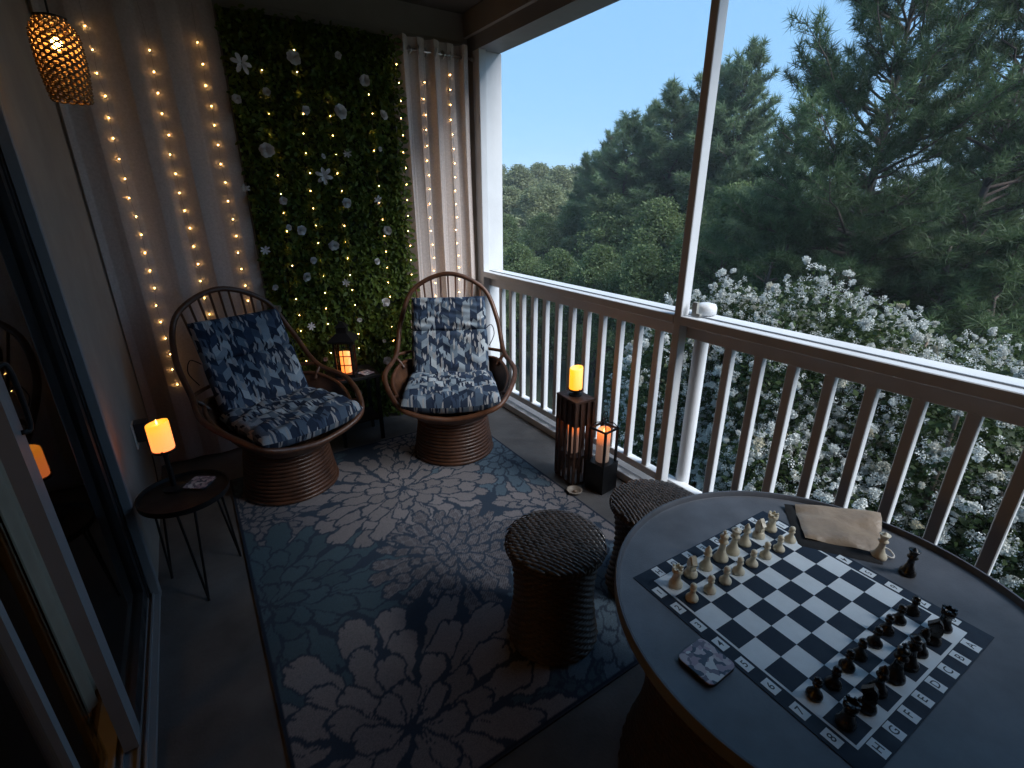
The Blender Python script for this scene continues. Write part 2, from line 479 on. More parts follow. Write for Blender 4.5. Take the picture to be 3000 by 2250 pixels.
# one leaf: folded blade with a rounded outline, length 1 along +y
LV = np.array([(0, 0, 0), (.20, .22, .05), (.26, .5, .06), (.16, .8, .03), (0, 1, -.06), (-.16, .8, .03), (-.26, .5, .06), (-.20, .22, .05), (0, .3, -.01), (0, .65, -.01)], float)
LF = np.array([(0, 1, 8), (1, 2, 8), (2, 9, 8), (2, 3, 9), (3, 4, 9), (4, 5, 9), (5, 6, 9), (6, 8, 9), (6, 7, 8), (7, 0, 8)])
def rot_np(rx, ry, rz):
    cx, sx, cy_, sy, cz, sz = np.cos(rx), np.sin(rx), np.cos(ry), np.sin(ry), np.cos(rz), np.sin(rz)
    o = np.zeros_like(rx); i = np.ones_like(rx)
    A = np.stack([np.stack([i, o, o], -1), np.stack([o, cx, -sx], -1), np.stack([o, sx, cx], -1)], -2)
    B = np.stack([np.stack([cy_, o, sy], -1), np.stack([o, i, o], -1), np.stack([-sy, o, cy_], -1)], -2)
    C = np.stack([np.stack([cz, -sz, o], -1), np.stack([sz, cz, o], -1), np.stack([o, o, i], -1)], -2)
    return A, B, C
def scatter(LV, LF, pos, Rm, size):
    n = len(pos); V = np.einsum('nij,kj->nki', Rm, LV) * size[:, None, None] + pos[:, None, :]
    F = LF[None] + (np.arange(n) * len(LV))[:, None, None]
    return V.reshape(-1, 3), F.reshape(-1, LF.shape[1])
nl = 19000
pos = np.stack([rng.uniform(px0, px1, nl), -rng.uniform(0, .05, nl), rng.uniform(pz0, pz1, nl)], -1)
# wavy clumps so the mat has depth
cl = np.sin(pos[:, 0] * 38 + 2 * np.sin(pos[:, 2] * 9)) * np.sin(pos[:, 2] * 31 + 1.5 * np.sin(pos[:, 0] * 17))
pos[:, 1] -= .022 * (cl > .1)
def leaf_rot(n):
    # blade hangs in the xz plane (points down or sideways), tilted out of the wall
    A, B, C = rot_np(rng.uniform(R_(-125), R_(-55), n) * 0 + rng.normal(R_(-62), R_(28), n), rng.normal(0, .6, n), rng.uniform(-PI, PI, n) * .0)
    th = rng.normal(PI, 1.15, n)           # direction within the wall plane
    _, Bz, _ = rot_np(np.zeros(n), th, np.zeros(n))
    X90, _, _ = rot_np(np.full(n, R_(90)), np.zeros(n), np.zeros(n))
    tilt, _, _ = rot_np(rng.normal(R_(28), R_(22), n), np.zeros(n), np.zeros(n))
    tw = rot_np(np.zeros(n), rng.normal(0, .5, n), np.zeros(n))[1]
    return Bz @ X90 @ tilt @ tw
V, F = scatter(LV, LF, pos, leaf_rot(nl), rng.uniform(.020, .040, nl))
tag(put("leaf_mass", fastmesh("leaf_mass", V, F, pgreen), panel), kind="stuff")
lme = fastmesh("leaf", LV, LF, pgreen)
for i in range(300):
    edge = i < 60
    if edge:
        p3 = (px1 - .015 + rng.uniform(0, .012), -.03 - rng.uniform(0, .03), pz0 + (i + .5) / 60 * (pz1 - pz0))
        rr = Matrix.Rotation(PI / 2 + rng.normal(0, .25), 4, 'Y') @ Matrix.Rotation(R_(90), 4, 'X') @ Matrix.Rotation(R_(10), 4, 'X')
        s = rng.uniform(.04, .06)
    else:
        p3 = (rng.uniform(px0 + .08, px1 - .02), -.065 - rng.uniform(0, .02), rng.uniform(.5, 2.0))
        rr = Matrix.Rotation(PI + rng.normal(0, .9), 4, 'Y') @ Matrix.Rotation(R_(90), 4, 'X') @ Matrix.Rotation(rng.normal(R_(30), R_(15)), 4, 'X') @ Matrix.Rotation(rng.normal(0, .4), 4, 'Y')
        s = rng.uniform(.03, .05)
    o = put("leaf", lme, panel, p3, rr.to_euler(), s)
# white flowers (photo crop coordinates -> place on the panel)
petal_m = M("flower_white", (.66, .64, .61), .7, .08, 40)
def flower_mesh(kind, seed):
    r = random.Random(seed); mb = MB()
    def petal(a, ln, wd, up, cup):
        d = Vector((math.cos(a), 0, math.sin(a))); p = Vector((-math.sin(a), 0, math.cos(a))); n = len(mb.v)
        for v, wv in ((.08, .25), (.4, .85), (.75, 1), (.95, .55), (1.04, .0)):
            h = -up * v - cup * v * v
            for sx in (-1, 0, 1):
                q = d * ln * v + p * sx * wd * wv + Vector((0, h - .12 * ln * abs(sx) * wv, 0)); mb.v.append(tuple(q))
        for j in range(4):
            for i in range(2):
                mb.f.append((n + j * 3 + i, n + j * 3 + i + 1, n + j * 3 + i + 4, n + j * 3 + i + 3))
    if kind == 'rose':
        for ring, (k, ln, up) in enumerate(((9, 1.0, .25), (8, .8, .5), (6, .58, .75), (4, .36, .85))):
            for i in range(k): petal(2 * PI * i / k + ring * .4 + r.uniform(-.15, .15), ln * r.uniform(.9, 1.08), ln * .42, up, .15)
    elif kind == 'star':
        for i in range(6): petal(2 * PI * i / 6 + r.uniform(-.2, .2), r.uniform(.85, 1.15), .22, .25, -.25)
        for i in range(4): petal(2 * PI * i / 4 + .4, .6, .16, .4, -.1)
    else:
        for i in range(7): petal(2 * PI * i / 7 + r.uniform(-.1, .1), r.uniform(.9, 1.1), .2, .2, 0)
        mb.sphere((0, -.12, 0), .2, 8, 5)
    return mb.mesh("flower", petal_m, True)
fm = {(k, s): flower_mesh(k, s) for k in ('rose', 'star', 'daisy') for s in range(3)}
fl2 = [(290, 340, 55, 'star'), (570, 315, 38, 'rose'), (810, 300, 20, 'rose'), (955, 437, 30, 'rose'), (265, 535, 25, 'rose'), (427, 498, 22, 'rose'), (820, 605, 38, 'rose'), (635, 595, 24, 'rose'), (1052, 625, 27, 'rose'), (425, 808, 40, 'rose'), (862, 830, 24, 'daisy'), (1037, 805, 13, 'rose'), (735, 950, 48, 'star'), (310, 1018, 26, 'star'), (515, 1083, 22, 'rose'), (853, 1095, 28, 'rose'), (1027, 1080, 24, 'star'), (610, 1241, 28, 'rose'), (1078, 1242, 25, 'rose'), (788, 1325, 28, 'rose'), (418, 1350, 27, 'daisy'), (675, 1405, 20, 'rose'), (1020, 1412, 18, 'rose'), (638, 1492, 26, 'rose'), (857, 1525, 22, 'daisy'), (468, 1549, 19, 'rose'), (1066, 1630, 25, 'rose'), (543, 1228, 17, 'rose'), (730, 845, 14, 'rose')]
fpx = [(550 + .5425 * a, .5425 * b, .5425 * r, k) for a, b, r, k in fl2] + [(450 + .422 * a, 800 + .422 * b, .422 * r, k) for a, b, r, k in [(860, 248, 28, 'rose'), (1093, 368, 30, 'daisy'), (1428, 325, 18, 'rose'), (1190, 595, 17, 'rose'), (1620, 605, 32, 'rose'), (1418, 838, 30, 'rose'), (1600, 470, 14, 'rose')]]
for i, (x, y, r, k) in enumerate(fpx):
    q = aty(x, y, 3.36)
    d = (q - Vector((0, 0, CAMH))).dot(fw)
    s = r * d / FPX * .95
    put("flower", fm[(k, i % 3)], panel, (q.x, q.y - 3.44, q.z), (rng.normal(0, .2), rng.uniform(-3, 3), rng.normal(0, .2)), s)

# ------------------------------------------------------------------ fairy lights
bulb_em = EM("fairy_bulb", (1, .53, .16), 90 * LUM)
bulb_me = MB().sphere((0, 0, 0), .0018, 8, 5, (1, 1, 1.25)).mesh("bulb", bulb_em, True)
CUR = {'L': (fnL, -.36, .372, 3.425, .02, 2.60), 'R': (fnR, 1.335, 1.895, 3.425, .02, 2.535)}
def cur_y(k, x, z):
    fn, x0, x1, y, z0, z1 = CUR[k]
    return y + fn(min(.999, max(0, (x - x0) / (x1 - x0))), min(1, max(0, (z - z0) / (z1 - z0))))[1]
def strand(label, top, bot, y, seed, step=.096, zend=None, cur=None):
    r = random.Random(seed)
    a = aty(*top, y); b = aty(*bot, y)
    ze = b.z if zend is None else zend
    zt = 2.5
    def xat(z): return a.x + (b.x - a.x) * (a.z - z) / (a.z - b.z)
    t = thing("fairy_light_strand", label, "string lights", (xat(zt), y, zt), 0, "fairy light strands on the back wall")
    pts = [(0, 0, 0)]; z = a.z; bl = []
    while z > ze - .01:
        q = (xat(z) - xat(zt) + r.uniform(-.008, .008), r.uniform(-.007, .004), z - zt)
        if cur: q = (q[0], cur_y(cur, xat(zt) + q[0], z) - .011 - y + r.uniform(-.004, .002), q[2])
        bl.append(q); pts.append((q[0] + .002, q[1] + .002, q[2])); z -= step * r.uniform(.96, 1.04)
    MB().tube(cr(pts, 3), .0007, 4).obj("wire", wire_m, t)
    for q in bl: put("bulb", bulb_me, t, (q[0], q[1] - .004, q[2]))
c1 = lambda x, y: (.4822 * x, .4822 * y)
c2_ = lambda x, y: (550 + .5425 * x, .5425 * y)
c5 = lambda x, y: (.4822 * x, 750 + .4822 * y)
YS = 3.385
strand("fairy light strand on the sheer curtain next to the woven lamp", c1(520, 148), c5(1092, 832), YS, 1, cur='L')
strand("fairy light strand down the middle of the house-side curtain", c1(897, 297), c5(1271, 377), YS, 2, zend=.6, cur='L')
strand("fairy light strand on the curtain edge touching the leaf panel", c1(1207, 250), c5(1488, 192), YS, 3, zend=.7, cur='L')
gl_ = [((398, 380), (571, 1528)), ((575, 270), (728, 1502)), ((760, 520), (893, 1588)), ((980, 510), (1060, 1310))]
gn = ["house-side edge", "second strand from the house-side edge", "second strand from the corner side", "corner-side edge"]
for i, (a, b) in enumerate(gl_):
    strand("fairy light strand on the leaf panel, " + gn[i], c2_(*a), c2_(*b), 3.393, 10 + i, .105, .55)
strand("fairy light strand at the seam of leaf panel and grommet curtain", c2_(1131, 349), c2_(1215, 1535), 3.352, 21, .098, .6)
strand("fairy light strand down the middle of the grommet curtain", c2_(1282, 441), c2_(1345, 1573), YS - .012, 22, .092, .7, 'R')
strand("fairy light strand on the grommet curtain beside the corner post", c2_(1424, 398), c2_(1477, 1573), YS - .012, 23, .092, .7, 'R')

# ------------------------------------------------------------------ rug with flower print
def make_rug():
    x0, x1, y0, y1 = -.025, 1.572, .835, 3.02
    st_ = .0062
    nx, ny = int((x1 - x0) / st_), int((y1 - y0) / st_)
    xs = np.linspace(x0, x1, nx + 1); ys = np.linspace(y0, y1, ny + 1)
    X, Y = np.meshgrid(xs, ys)
    g = np.random.default_rng(11)
    # gentle domain warp
    Xw = X + .006 * np.sin(Y * 41 + 1.2 * np.sin(X * 23)) + .004 * np.sin(Y * 97 + X * 31)
    Yw = Y + .006 * np.sin(X * 37 + 1.1 * np.sin(Y * 29)) + .004 * np.sin(X * 89 - Y * 43)
    C = np.empty(X.shape + (3,)); C[:] = (.034, .053, .082)
    base = C[0, 0].copy()
    beige, teal, blue, taupe = (.225, .21, .218), (.062, .105, .132), (.10, .15, .195), (.18, .172, .188)
    fls = [(1.5, .9, .30, taupe, 1, 12), (.86, .82, .26, teal, 0, 13), (1.22, 1.12, .40, blue, 0, 7), (.28, 2.95, .33, teal, 0, 9), (1.10, 2.95, .30, beige, 0, 10), (.02, 2.52, .32, taupe, 0, 8),
           (1.45, 1.72, .38, beige, 0, 6), (1.47, 2.40, .44, blue, 0, 5), (.02, 1.85, .52, teal, 0, 4), (.80, 2.37, .50, beige, 0, 3), (.80, 1.72, .35, taupe, 1, 2), (.32, 1.05, .50, beige, 0, 1)]
    def petal(cx, cy_, th, r0, r1, wd, c, dots, g):
        L = r1 - r0; bend = g.uniform(-.12, .12) * L; m0 = wd * 2.2 + .03
        ct, sn = math.cos(th), math.sin(th)
        mx, my = cx + ct * (r0 + r1) / 2, cy_ + sn * (r0 + r1) / 2; h = L / 2 + m0
        i0, i1 = np.searchsorted(xs, (mx - h, mx + h)); j0, j1 = np.searchsorted(ys, (my - h, my + h))
        if i1 <= i0 or j1 <= j0: return
        dx, dy = Xw[j0:j1, i0:i1] - cx, Yw[j0:j1, i0:i1] - cy_
        al = dx * ct + dy * sn - r0; sd = -dx * sn + dy * ct
        def inside(pad):
            t = np.clip((al + pad) / (L + 2 * pad), 0, 1)
            w_ = (wd + pad) * (t ** .7) * np.sqrt(np.clip(1 - t ** 6, 0, 1)) * 1.12
            return (al > -pad) & (al < L + pad) & (np.abs(sd - bend * t * t) < w_)
        sub = C[j0:j1, i0:i1]
        sub[inside(.0105)] = base
        f = inside(0)
        # dark cleft running out from the base, notch in the tip
        t = np.clip(al / L, 0, 1)
        f &= ~((np.abs(sd - bend * t * t + g.uniform(-.3, .3) * wd) < .0045 * (1 - t * 2)) & (t < .5))
        f &= ~((np.abs(sd - bend + g.uniform(-.25, .25) * wd) < (t - .9) * .09) & (t > .9))
        cc = np.array(c) * g.uniform(.88, 1.08)
        v = np.broadcast_to(cc, sub.shape).copy()
        if dots: v[np.sin(X[j0:j1, i0:i1] * 430) * np.sin(Y[j0:j1, i0:i1] * 430) > .2] *= .4
        sub[f] = v[f]
    for cx, cy_, RR, c, dots, seed in fls:
        g = np.random.default_rng(seed)
        big = seed == 1
        rings = [(.50, 1.08, 17), (.28, .84, 14), (.14, .58, 11), (.05, .34, 8)] if big else [(.50, 1.08, 22), (.32, .86, 19), (.18, .64, 15), (.09, .43, 11), (.03, .24, 7)]
        for ri, ro, n in rings:
            off = g.uniform(0, 6.28)
            for k in range(n):
                th = off + 2 * PI * (k + g.uniform(-.18, .18)) / n
                r1 = ro * RR * g.uniform(.88, 1.08); r0 = ri * RR * g.uniform(.8, 1.15)
                petal(cx, cy_, th, r0, r1, r1 * math.sin(PI / n) * g.uniform(.58, .80), c, dots, g)
    bx = (X < x0 + .012) | (X > x1 - .012) | (Y < y0 + .012) | (Y > y1 - .012)
    C[bx] = (.018, .028, .05)
    V = np.stack([X, Y, .010 + .0006 * np.sin(X * 700) * np.sin(Y * 700)], -1).reshape(-1, 3)
    W_ = nx + 1
    i, j = np.meshgrid(np.arange(nx), np.arange(ny)); b = (j * W_ + i).ravel()
    F = np.stack([b, b + 1, b + W_ + 1, b + W_], -1)
    m = NT("rug_print")
    at = m.n("ShaderNodeAttribute", attribute_name="print")
    nz = m.noise(260, 2)
    m.l(m.mix(m.ramp(nz, [(.3, (0, 0, 0)), (.7, (.45, .45, .45))]), at.outputs["Color"], (.03, .035, .045)), m.b.inputs["Base Color"])
    m.b.inputs["Roughness"].default_value = .95; m.b.inputs["Specular IOR Level"].default_value = .1
    m.bump(m.noise(420, 2), .5, .002)
    me = fastmesh("pile", V, F, m.m, True)
    ca = me.color_attributes.new("print", 'FLOAT_COLOR', 'POINT')
    ca.data.foreach_set("color", np.concatenate([C.reshape(-1, 3), np.ones((C.size // 3, 1))], 1).astype(np.float32).ravel())
    rug = thing("area_rug", "dark blue area rug printed with large beige and teal flowers", "rug")
    put("pile", me, rug)
    MB().box((x0 - .004, y0 - .004, .001), (x1 + .004, y1 + .004, .0085)).obj("binding", M("rug_edge", (.02, .028, .045), .9, .3, 60), rug)
make_rug()

# ------------------------------------------------------------------ rattan swivel chairs
def cushion_mat():
    m = NT("cushion_print")
    tc = m.n("ShaderNodeTexCoord"); sp = m.n("ShaderNodeSeparateXYZ"); m.l(tc.outputs["UV"], sp.inputs[0])
    u, v = sp.outputs[0], sp.outputs[1]
    def layer(wd, h, sk, seed):
        a = m.math('DIVIDE', u, wd); c = m.math('FLOOR', a); f = m.math('SUBTRACT', a, c)
        par = m.math('SUBTRACT', m.math('MULTIPLY', m.math('PINGPONG', c, 1.0), 2.0), 1.0)
        wn = m.n("ShaderNodeTexWhiteNoise", noise_dimensions='1D'); m.l(m.math('ADD', m.math('MULTIPLY', m.math('FLOOR', m.math('DIVIDE', c, 2.0)), 3.17), seed), wn.inputs["W"])
        vv = m.math('ADD', m.math('ADD', m.math('DIVIDE', v, h), m.math('MULTIPLY', m.math('MULTIPLY', f, par), sk)), m.math('MULTIPLY', wn.outputs[0], 1.0))
        cell = m.math('FLOOR', vv)
        cb = m.n("ShaderNodeCombineXYZ"); m.l(c, cb.inputs[0]); m.l(cell, cb.inputs[1]); cb.inputs[2].default_value = seed
        w2 = m.n("ShaderNodeTexWhiteNoise", noise_dimensions='3D'); m.l(cb.outputs[0], w2.inputs["Vector"])
        return w2.outputs["Value"]
    A = m.ramp(layer(.046, .050, .62, 1.0), [(0, (.018, .030, .056)), (.24, (.034, .056, .098)), (.42, (.075, .11, .16)), (.58, (.15, .20, .25)), (.72, (.28, .34, .39)), (.87, (.44, .49, .52))], True)
    L2 = layer(.0105, .034, .5, 7.0)
    B = m.ramp(L2, [(0, (.012, .02, .042)), (.5, (.28, .32, .36)), (.8, (.36, .36, .36))], True)
    msk = m.ramp(layer(.0145, .042, .5, 7.0 + 0), [(0, (0, 0, 0)), (.70, (1, 1, 1))], True)
    msk2 = m.ramp(L2, [(0, (1, 1, 1)), (.12, (0, 0, 0)), (.86, (1, 1, 1))], True)
    c = m.mix(msk2, A, B)
    fz = m.noise(300, 2)
    m.l(m.mix(m.ramp(fz, [(.3, (0, 0, 0)), (.7, (.3, .3, .3))]), c, (.03, .04, .06)), m.b.inputs["Base Color"])
    m.b.inputs["Roughness"].default_value = .9; m.b.inputs["Specular IOR Level"].default_value = .15
    m.bump(m.noise(14, 4), .35, .02)
    return m.m
cush_m = cushion_mat()
tie_m = M("cushion_tie", (.015, .02, .035), .8, .2, 30)
HOOP = [(0, -.372, .375), (.235, -.372, .425), (.335, -.277, .485), (.400, -.06, .552), (.352, .170, .610), (.325, .36, .79), (.235, .455, .985), (0, .478, 1.082)]
def sym(P): return [P[0]] + P[1:-1] + [P[-1]] + [(-x, y, z) for x, y, z in P[-2:0:-1]]
def pillow(mb, W_, L, T, frame, uvo, seed, wr=.006):
    """frame(u,v)->(origin, normal): puffed pad, width W_ length L thickness T"""
    nu, nv = 36, 30; rnd = random.Random(seed); ph = [rnd.uniform(0, 6) for _ in range(6)]
    base = len(mb.v); mb.uv = mb.uv or []
    for sgn in (1, -1):
        b = len(mb.v)
        for j in range(nv + 1):
            for i in range(nu + 1):
                u = math.sin((i / nu - .5) * PI) * .45 + (i / nu * 2 - 1) * .55; v = math.sin((j / nv - .5) * PI) * .45 + (j / nv * 2 - 1) * .55
                prof = (max(0, 1 - abs(u) ** 9)) ** .5 * (max(0, 1 - abs(v) ** 9)) ** .5 * (1 + .16 * math.cos(u * 1.5) * math.cos(v * 1.5))
                o, n_, ax = frame(u * W_ / 2 * (1 - .02 * abs(v) ** 6), v * L / 2 * (1 - .02 * abs(u) ** 6))
                wv = wr * (math.sin(9 * u + ph[0] + 3 * v) * math.sin(7 * v + ph[1]) + .6 * math.sin(17 * v + 5 * u + ph[2])) * prof
                p = o + n_ * (sgn * T / 2 * prof + wv * (sgn > 0))
                mb.v.append(tuple(p)); mb.uv.append((u * W_ / 2 + uvo[0] + (.3 if sgn < 0 else 0) + sgn * 0, v * L / 2 + uvo[1] + prof * 0))
        for j in range(nv):
            for i in range(nu):
                q = (b + j * (nu + 1) + i, b + j * (nu + 1) + i + 1, b + (j + 1) * (nu + 1) + i + 1, b + (j + 1) * (nu + 1) + i)
                mb.f.append(q if sgn > 0 else q[::-1])
def make_chair(label, loc, rz):
    t = thing("swivel_chair", label, "chair", loc, rz, "rattan swivel chairs")
    MB().tube(cr(sym(HOOP), 8, True), .0155, 10, True).obj("hoop_frame", rattan, t, True)
    inner = [(0, -.335, .352), (.21, -.335, .395), (.30, -.24, .445), (.358, -.055, .512), (.315, .14, .560)]
    back = [(.20, .265, .545), (0, .305, .55)]
    ip = sym(inner + back)
    loop = cr(ip, 6, True)
    MB().tube(loop, .012, 8, True).obj("seat_frame", rattan, t, True)
    # bowl from seat frame down to the swivel plate
    n = len(loop)
    low = []
    for q in loop:
        a = math.atan2(q.y, q.x); low.append(Vector((.185 * math.cos(a), .185 * math.sin(a), .315)))
    mb = MB()
    mb.grid(n, 6, lambda u, v: (loop[int(round(u * n)) % n].lerp(low[int(round(u * n)) % n], v) + Vector((0, 0, -.05 * math.sin(PI * v)))), True)
    mb.obj("seat_bowl", rattan_d, t, True)
    # arm braces between hoop and seat frame
    for s in (-1, 1):
        for f in (.30, .65):
            pass
        MB().tube(cr([(s * .335, -.277, .485), (s * .31, -.20, .46), (s * .275, -.12, .40), (s * .18, -.06, .33)], 5), .010, 7).obj("arm_brace", rattan, t, True)
        MB().tube(cr([(s * .36, .14, .60), (s * .33, .13, .575), (s * .30, .12, .53)], 4), .011, 7).obj("arm_brace", rattan, t, True)
    # back crossbar
    MB().tube(cr([(.352, .17, .61), (.2, .30, .60), (0, .335, .60), (-.2, .30, .60), (-.352, .17, .61)], 6), .011, 8).obj("back_rail", rattan, t, True)
    # spindles fan up to the hoop
    hp = cr(sym(HOOP), 24, True)
    for i in range(-4, 5):
        xt = i * .056
        top = min((q for q in hp if q.y > .2 and q.z > .6), key=lambda q: abs(q.x - xt) + (0 if q.z > .8 else 1))
        xb = xt * .8
        bot = Vector((xb, .332 - .9 * xb * xb, .60))
        MB().tube([top, top.lerp(bot, .5) + Vector((0, .012, 0)), bot], .0065, 6).obj("spindle", rattan, t, True)
    # coiled rattan base
    N = 14
    for i in range(N):
        f = i / (N - 1)
        z = .014 + f * .285
        r = .250 - .042 * f ** .8
        MB().tube([(r * math.cos(a), r * math.sin(a), z) for a in [2 * PI * k / 40 for k in range(40)]], .0116, 8, True).obj("base_ring", rattan_b, t, True)
    MB().lathe([(.205, .308), (.205, .318), (.06, .32), (.06, .335), (.18, .336), (.18, .342)], 32).obj("swivel_plate", rattan_d, t, 'auto')
    MB().lathe([(.238, .006), (.198, .29)], 32).obj("base_core", rattan_d, t, True)
    # padded cushion: head, back and seat sections
    bdir = Vector((0, .42, .907)).normalized(); bn = Vector((0, -.907, .42)).normalized()
    org = Vector((0, .130, .432))
    def fb(l0):
        def f(x, y):
            bow = .03 * (abs(x) / .25) ** 2
            return org + bdir * (l0 + y) + Vector((x, 0, 0)) + bn * bow, bn, 0
        return f
    c_ = thing_none = None
    mb = MB(); pillow(mb, .49, .235, .10, fb(.440), (0, .62), 1); hd = mb.obj("head_cushion", cush_m, t, True)
    mb = MB(); pillow(mb, .50, .375, .11, fb(.150), (0, .32), 2); bk = mb.obj("back_cushion", cush_m, t, True)
    sdir = Vector((0, -.996, -.03)).normalized(); sn = Vector((0, -.03, .996)).normalized()
    def fs(x, y): return Vector((x * (1.0 + .12 * y), 0, 0)) + Vector((0, -.118, .448)) + sdir * y + sn * (.02 * (abs(x) / .25) ** 2 + .01 * math.sin(6 * y)), sn, 0
    mb = MB(); pillow(mb, .56, .52, .115, fs, (0, -.12), 3, .009); mb.obj("seat_cushion", cush_m, t, True)
    for s in (-1, 1):
        MB().tube(cr([org + bdir * .33 + Vector((s * .235, .02, 0)), org + bdir * .33 + Vector((s * .28, .03, .03)), org + bdir * .30 + Vector((s * .30, .05, -.01)), org + bdir * .27 + Vector((s * .265, .05, -.06))], 5), .003, 5).obj("tie", tie_m, bk, True)
    return t
make_chair("rattan swivel chair with blue patterned cushion beside the small black side table", (.285, 2.80, .011), .33)
make_chair("rattan swivel chair with blue patterned cushion in the corner by the railing", (1.275, 2.655, .011), -.47)

# ------------------------------------------------------------------ candles
def candle_mat(name, top, bot, s, h, km=.3):
    m = NT(name)
    tc = m.n("ShaderNodeTexCoord"); sp = m.n("ShaderNodeSeparateXYZ"); m.l(tc.outputs["Object"], sp.inputs[0])
    f = m.math('DIVIDE', sp.outputs[2], h)
    e = m.ramp(f, [(0.0, bot), (.55, tuple(a * (1 - km) + b * km for a, b in zip(bot, top))), (1.0, top)])
    m.b.inputs["Base Color"].default_value = (.75, .62, .45, 1); m.b.inputs["Roughness"].default_value = .5
    m.l(e, m.b.inputs["Emission Color"]); m.b.inputs["Emission Strength"].default_value = s
    return m.m
def candle(label, loc, r, h, m, grp="flameless pillar candles", flame=True):
    t = thing("pillar_candle", label, "candle", loc, 0, grp)
    rnd = random.Random(int(loc[0] * 1000)); ph = rnd.uniform(0, 6)
    mb = MB(); n = 24
    prof = [(.96, 0), (1, .04), (1, .5), (1, .93), (.97, 1.0), (.88, 1.0), (.80, .955), (.4, .93), (.01, .925)]
    for q, (a, z) in enumerate(prof):
        for j in range(n):
            an = 2 * PI * j / n
            zz = z * h + (.05 * h * math.sin(an + ph) if 3 <= q <= 5 else 0)
            mb.v.append((a * r * math.cos(an), a * r * math.sin(an), zz))
    for i in range(len(prof) - 1):
        for j in range(n):
            k = (j + 1) % n; mb.f.append((i * n + j, i * n + k, (i + 1) * n + k, (i + 1) * n + j))
    mb.f.append(tuple(range(n))[::-1])
    mb.obj("wax", m, t, True)
    if flame:
        MB().lathe([(.001, 0), (.004, .006), (.0035, .012), (.0005, .024)], 8, (0, 0, h * .93)).obj("flame", EM("candle_flame", (1, .50, .12), 8 * LUM), t, True)
    return t
amber = candle_mat("amber_wax", (1, .30, .010), (1, .22, .055), 2.2 * LUM, .12)
ivory_lit = candle_mat("ivory_wax", (1, .20, .03), (.06, .036, .028), 1.5 * LUM, .19, .03)
orange_lit = candle_mat("orange_wax", (1, .42, .07), (1, .36, .06), 1.1 * LUM, .10)
def cup(label, loc, h, r):
    t = thing("candle_holder", label, "candle holder", loc)
    MB().lathe([(r * 1.05, 0), (r * 1.05, .008), (.010, .016), (.009, h - .02), (r * .5, h - .012), (r * 1.08, h - .009), (r * 1.08, h)], 24).obj("stem", black_metal, t, 'auto')
    for k in range(3):
        a = k * 2.1 + .4
        MB().sphere((r * 1.1 * math.cos(a), r * 1.1 * math.sin(a), h + .001), .005, 8, 5).obj("prong", black_metal, t, True)

# ------------------------------------------------------------------ small black side table by the wall
ta = thing("side_table", "small round black side table with pin legs by the house wall", "table", (-.185, 2.185, 0))
MB().lathe([(.155, .425), (.163, .428), (.165, .452), (.160, .452), (.157, .437), (.001, .436)], 36).obj("tray_top", black_metal, ta, 'auto')
for k in range(3):
    a = k * 2.094 + .5; c, s = math.cos(a), math.sin(a)
    MB().tube(cr([(c * .12 - s * .03, s * .12 + c * .03, .425), (c * .155, s * .155, .012), (c * .156, s * .156, .006), (c * .12 + s * .03, s * .12 - c * .03, .425)], 6), .005, 6).obj("leg", black_metal, ta, True)
cup("black metal candle holder on the round side table by the wall", (-.218, 2.25, .4365), .186, .040)
candle("glowing amber pillar candle on the small round side table", (-.218, 2.25, .623), .0405, .115, amber)
def print_mat(name):
    m = NT(name)
    v = m.n("ShaderNodeTexVoronoi"); v.inputs["Scale"].default_value = 62
    tc = m.n("ShaderNodeTexCoord")
    nz = m.n("ShaderNodeTexNoise"); nz.inputs["Scale"].default_value = 40; m.l(tc.outputs["Object"], nz.inputs["Vector"])
    mx = m.n("ShaderNodeVectorMath", operation='ADD'); sc_ = m.n("ShaderNodeVectorMath", operation='SCALE'); sc_.inputs["Scale"].default_value = .035
    m.l(nz.outputs["Color"], sc_.inputs[0]); m.l(tc.outputs["Object"], mx.inputs[0]); m.l(sc_.outputs[0], mx.inputs[1]); m.l(mx.outputs[0], v.inputs["Vector"])
    sp = m.n("ShaderNodeSeparateColor"); m.l(v.outputs["Color"], sp.inputs[0])
    m.l(m.ramp(sp.outputs[0], [(0, (.03, .05, .09)), (.2, (.13, .12, .17)), (.38, (.42, .38, .42)), (.6, (.55, .58, .6)), (.8, (.30, .24, .30))], True), m.b.inputs["Base Color"])
    m.b.inputs["Roughness"].default_value = .35
    return m.m
pr_m = print_mat("coaster_print")
cork = M("coaster_cork", (.02, .018, .018), .8, .3, 60)
def coaster(label, loc, rz, s):
    t = thing("coaster", label, "coaster", loc, rz)
    ch = .012; a = s / 2
    poly = []
    for sx, sy, a0 in ((1, 1, 0), (-1, 1, 90), (-1, -1, 180), (1, -1, 270)):
        for k in range(5):
            an = R_(a0 + k * 22.5); poly.append((sx * (a - ch) + ch * math.cos(an), sy * (a - ch) + ch * math.sin(an)))
    MB().prism(poly, 0, .006).obj("base", cork, t)
    MB().prism([(x * .995, y * .995) for x, y in poly], .0062, .0085).obj("printed_face", pr_m, t)
q = atz(585, 1412, .445)
coaster("printed square coaster lying on the small round side table", (q.x, q.y, .4365), R_(-35), .095)

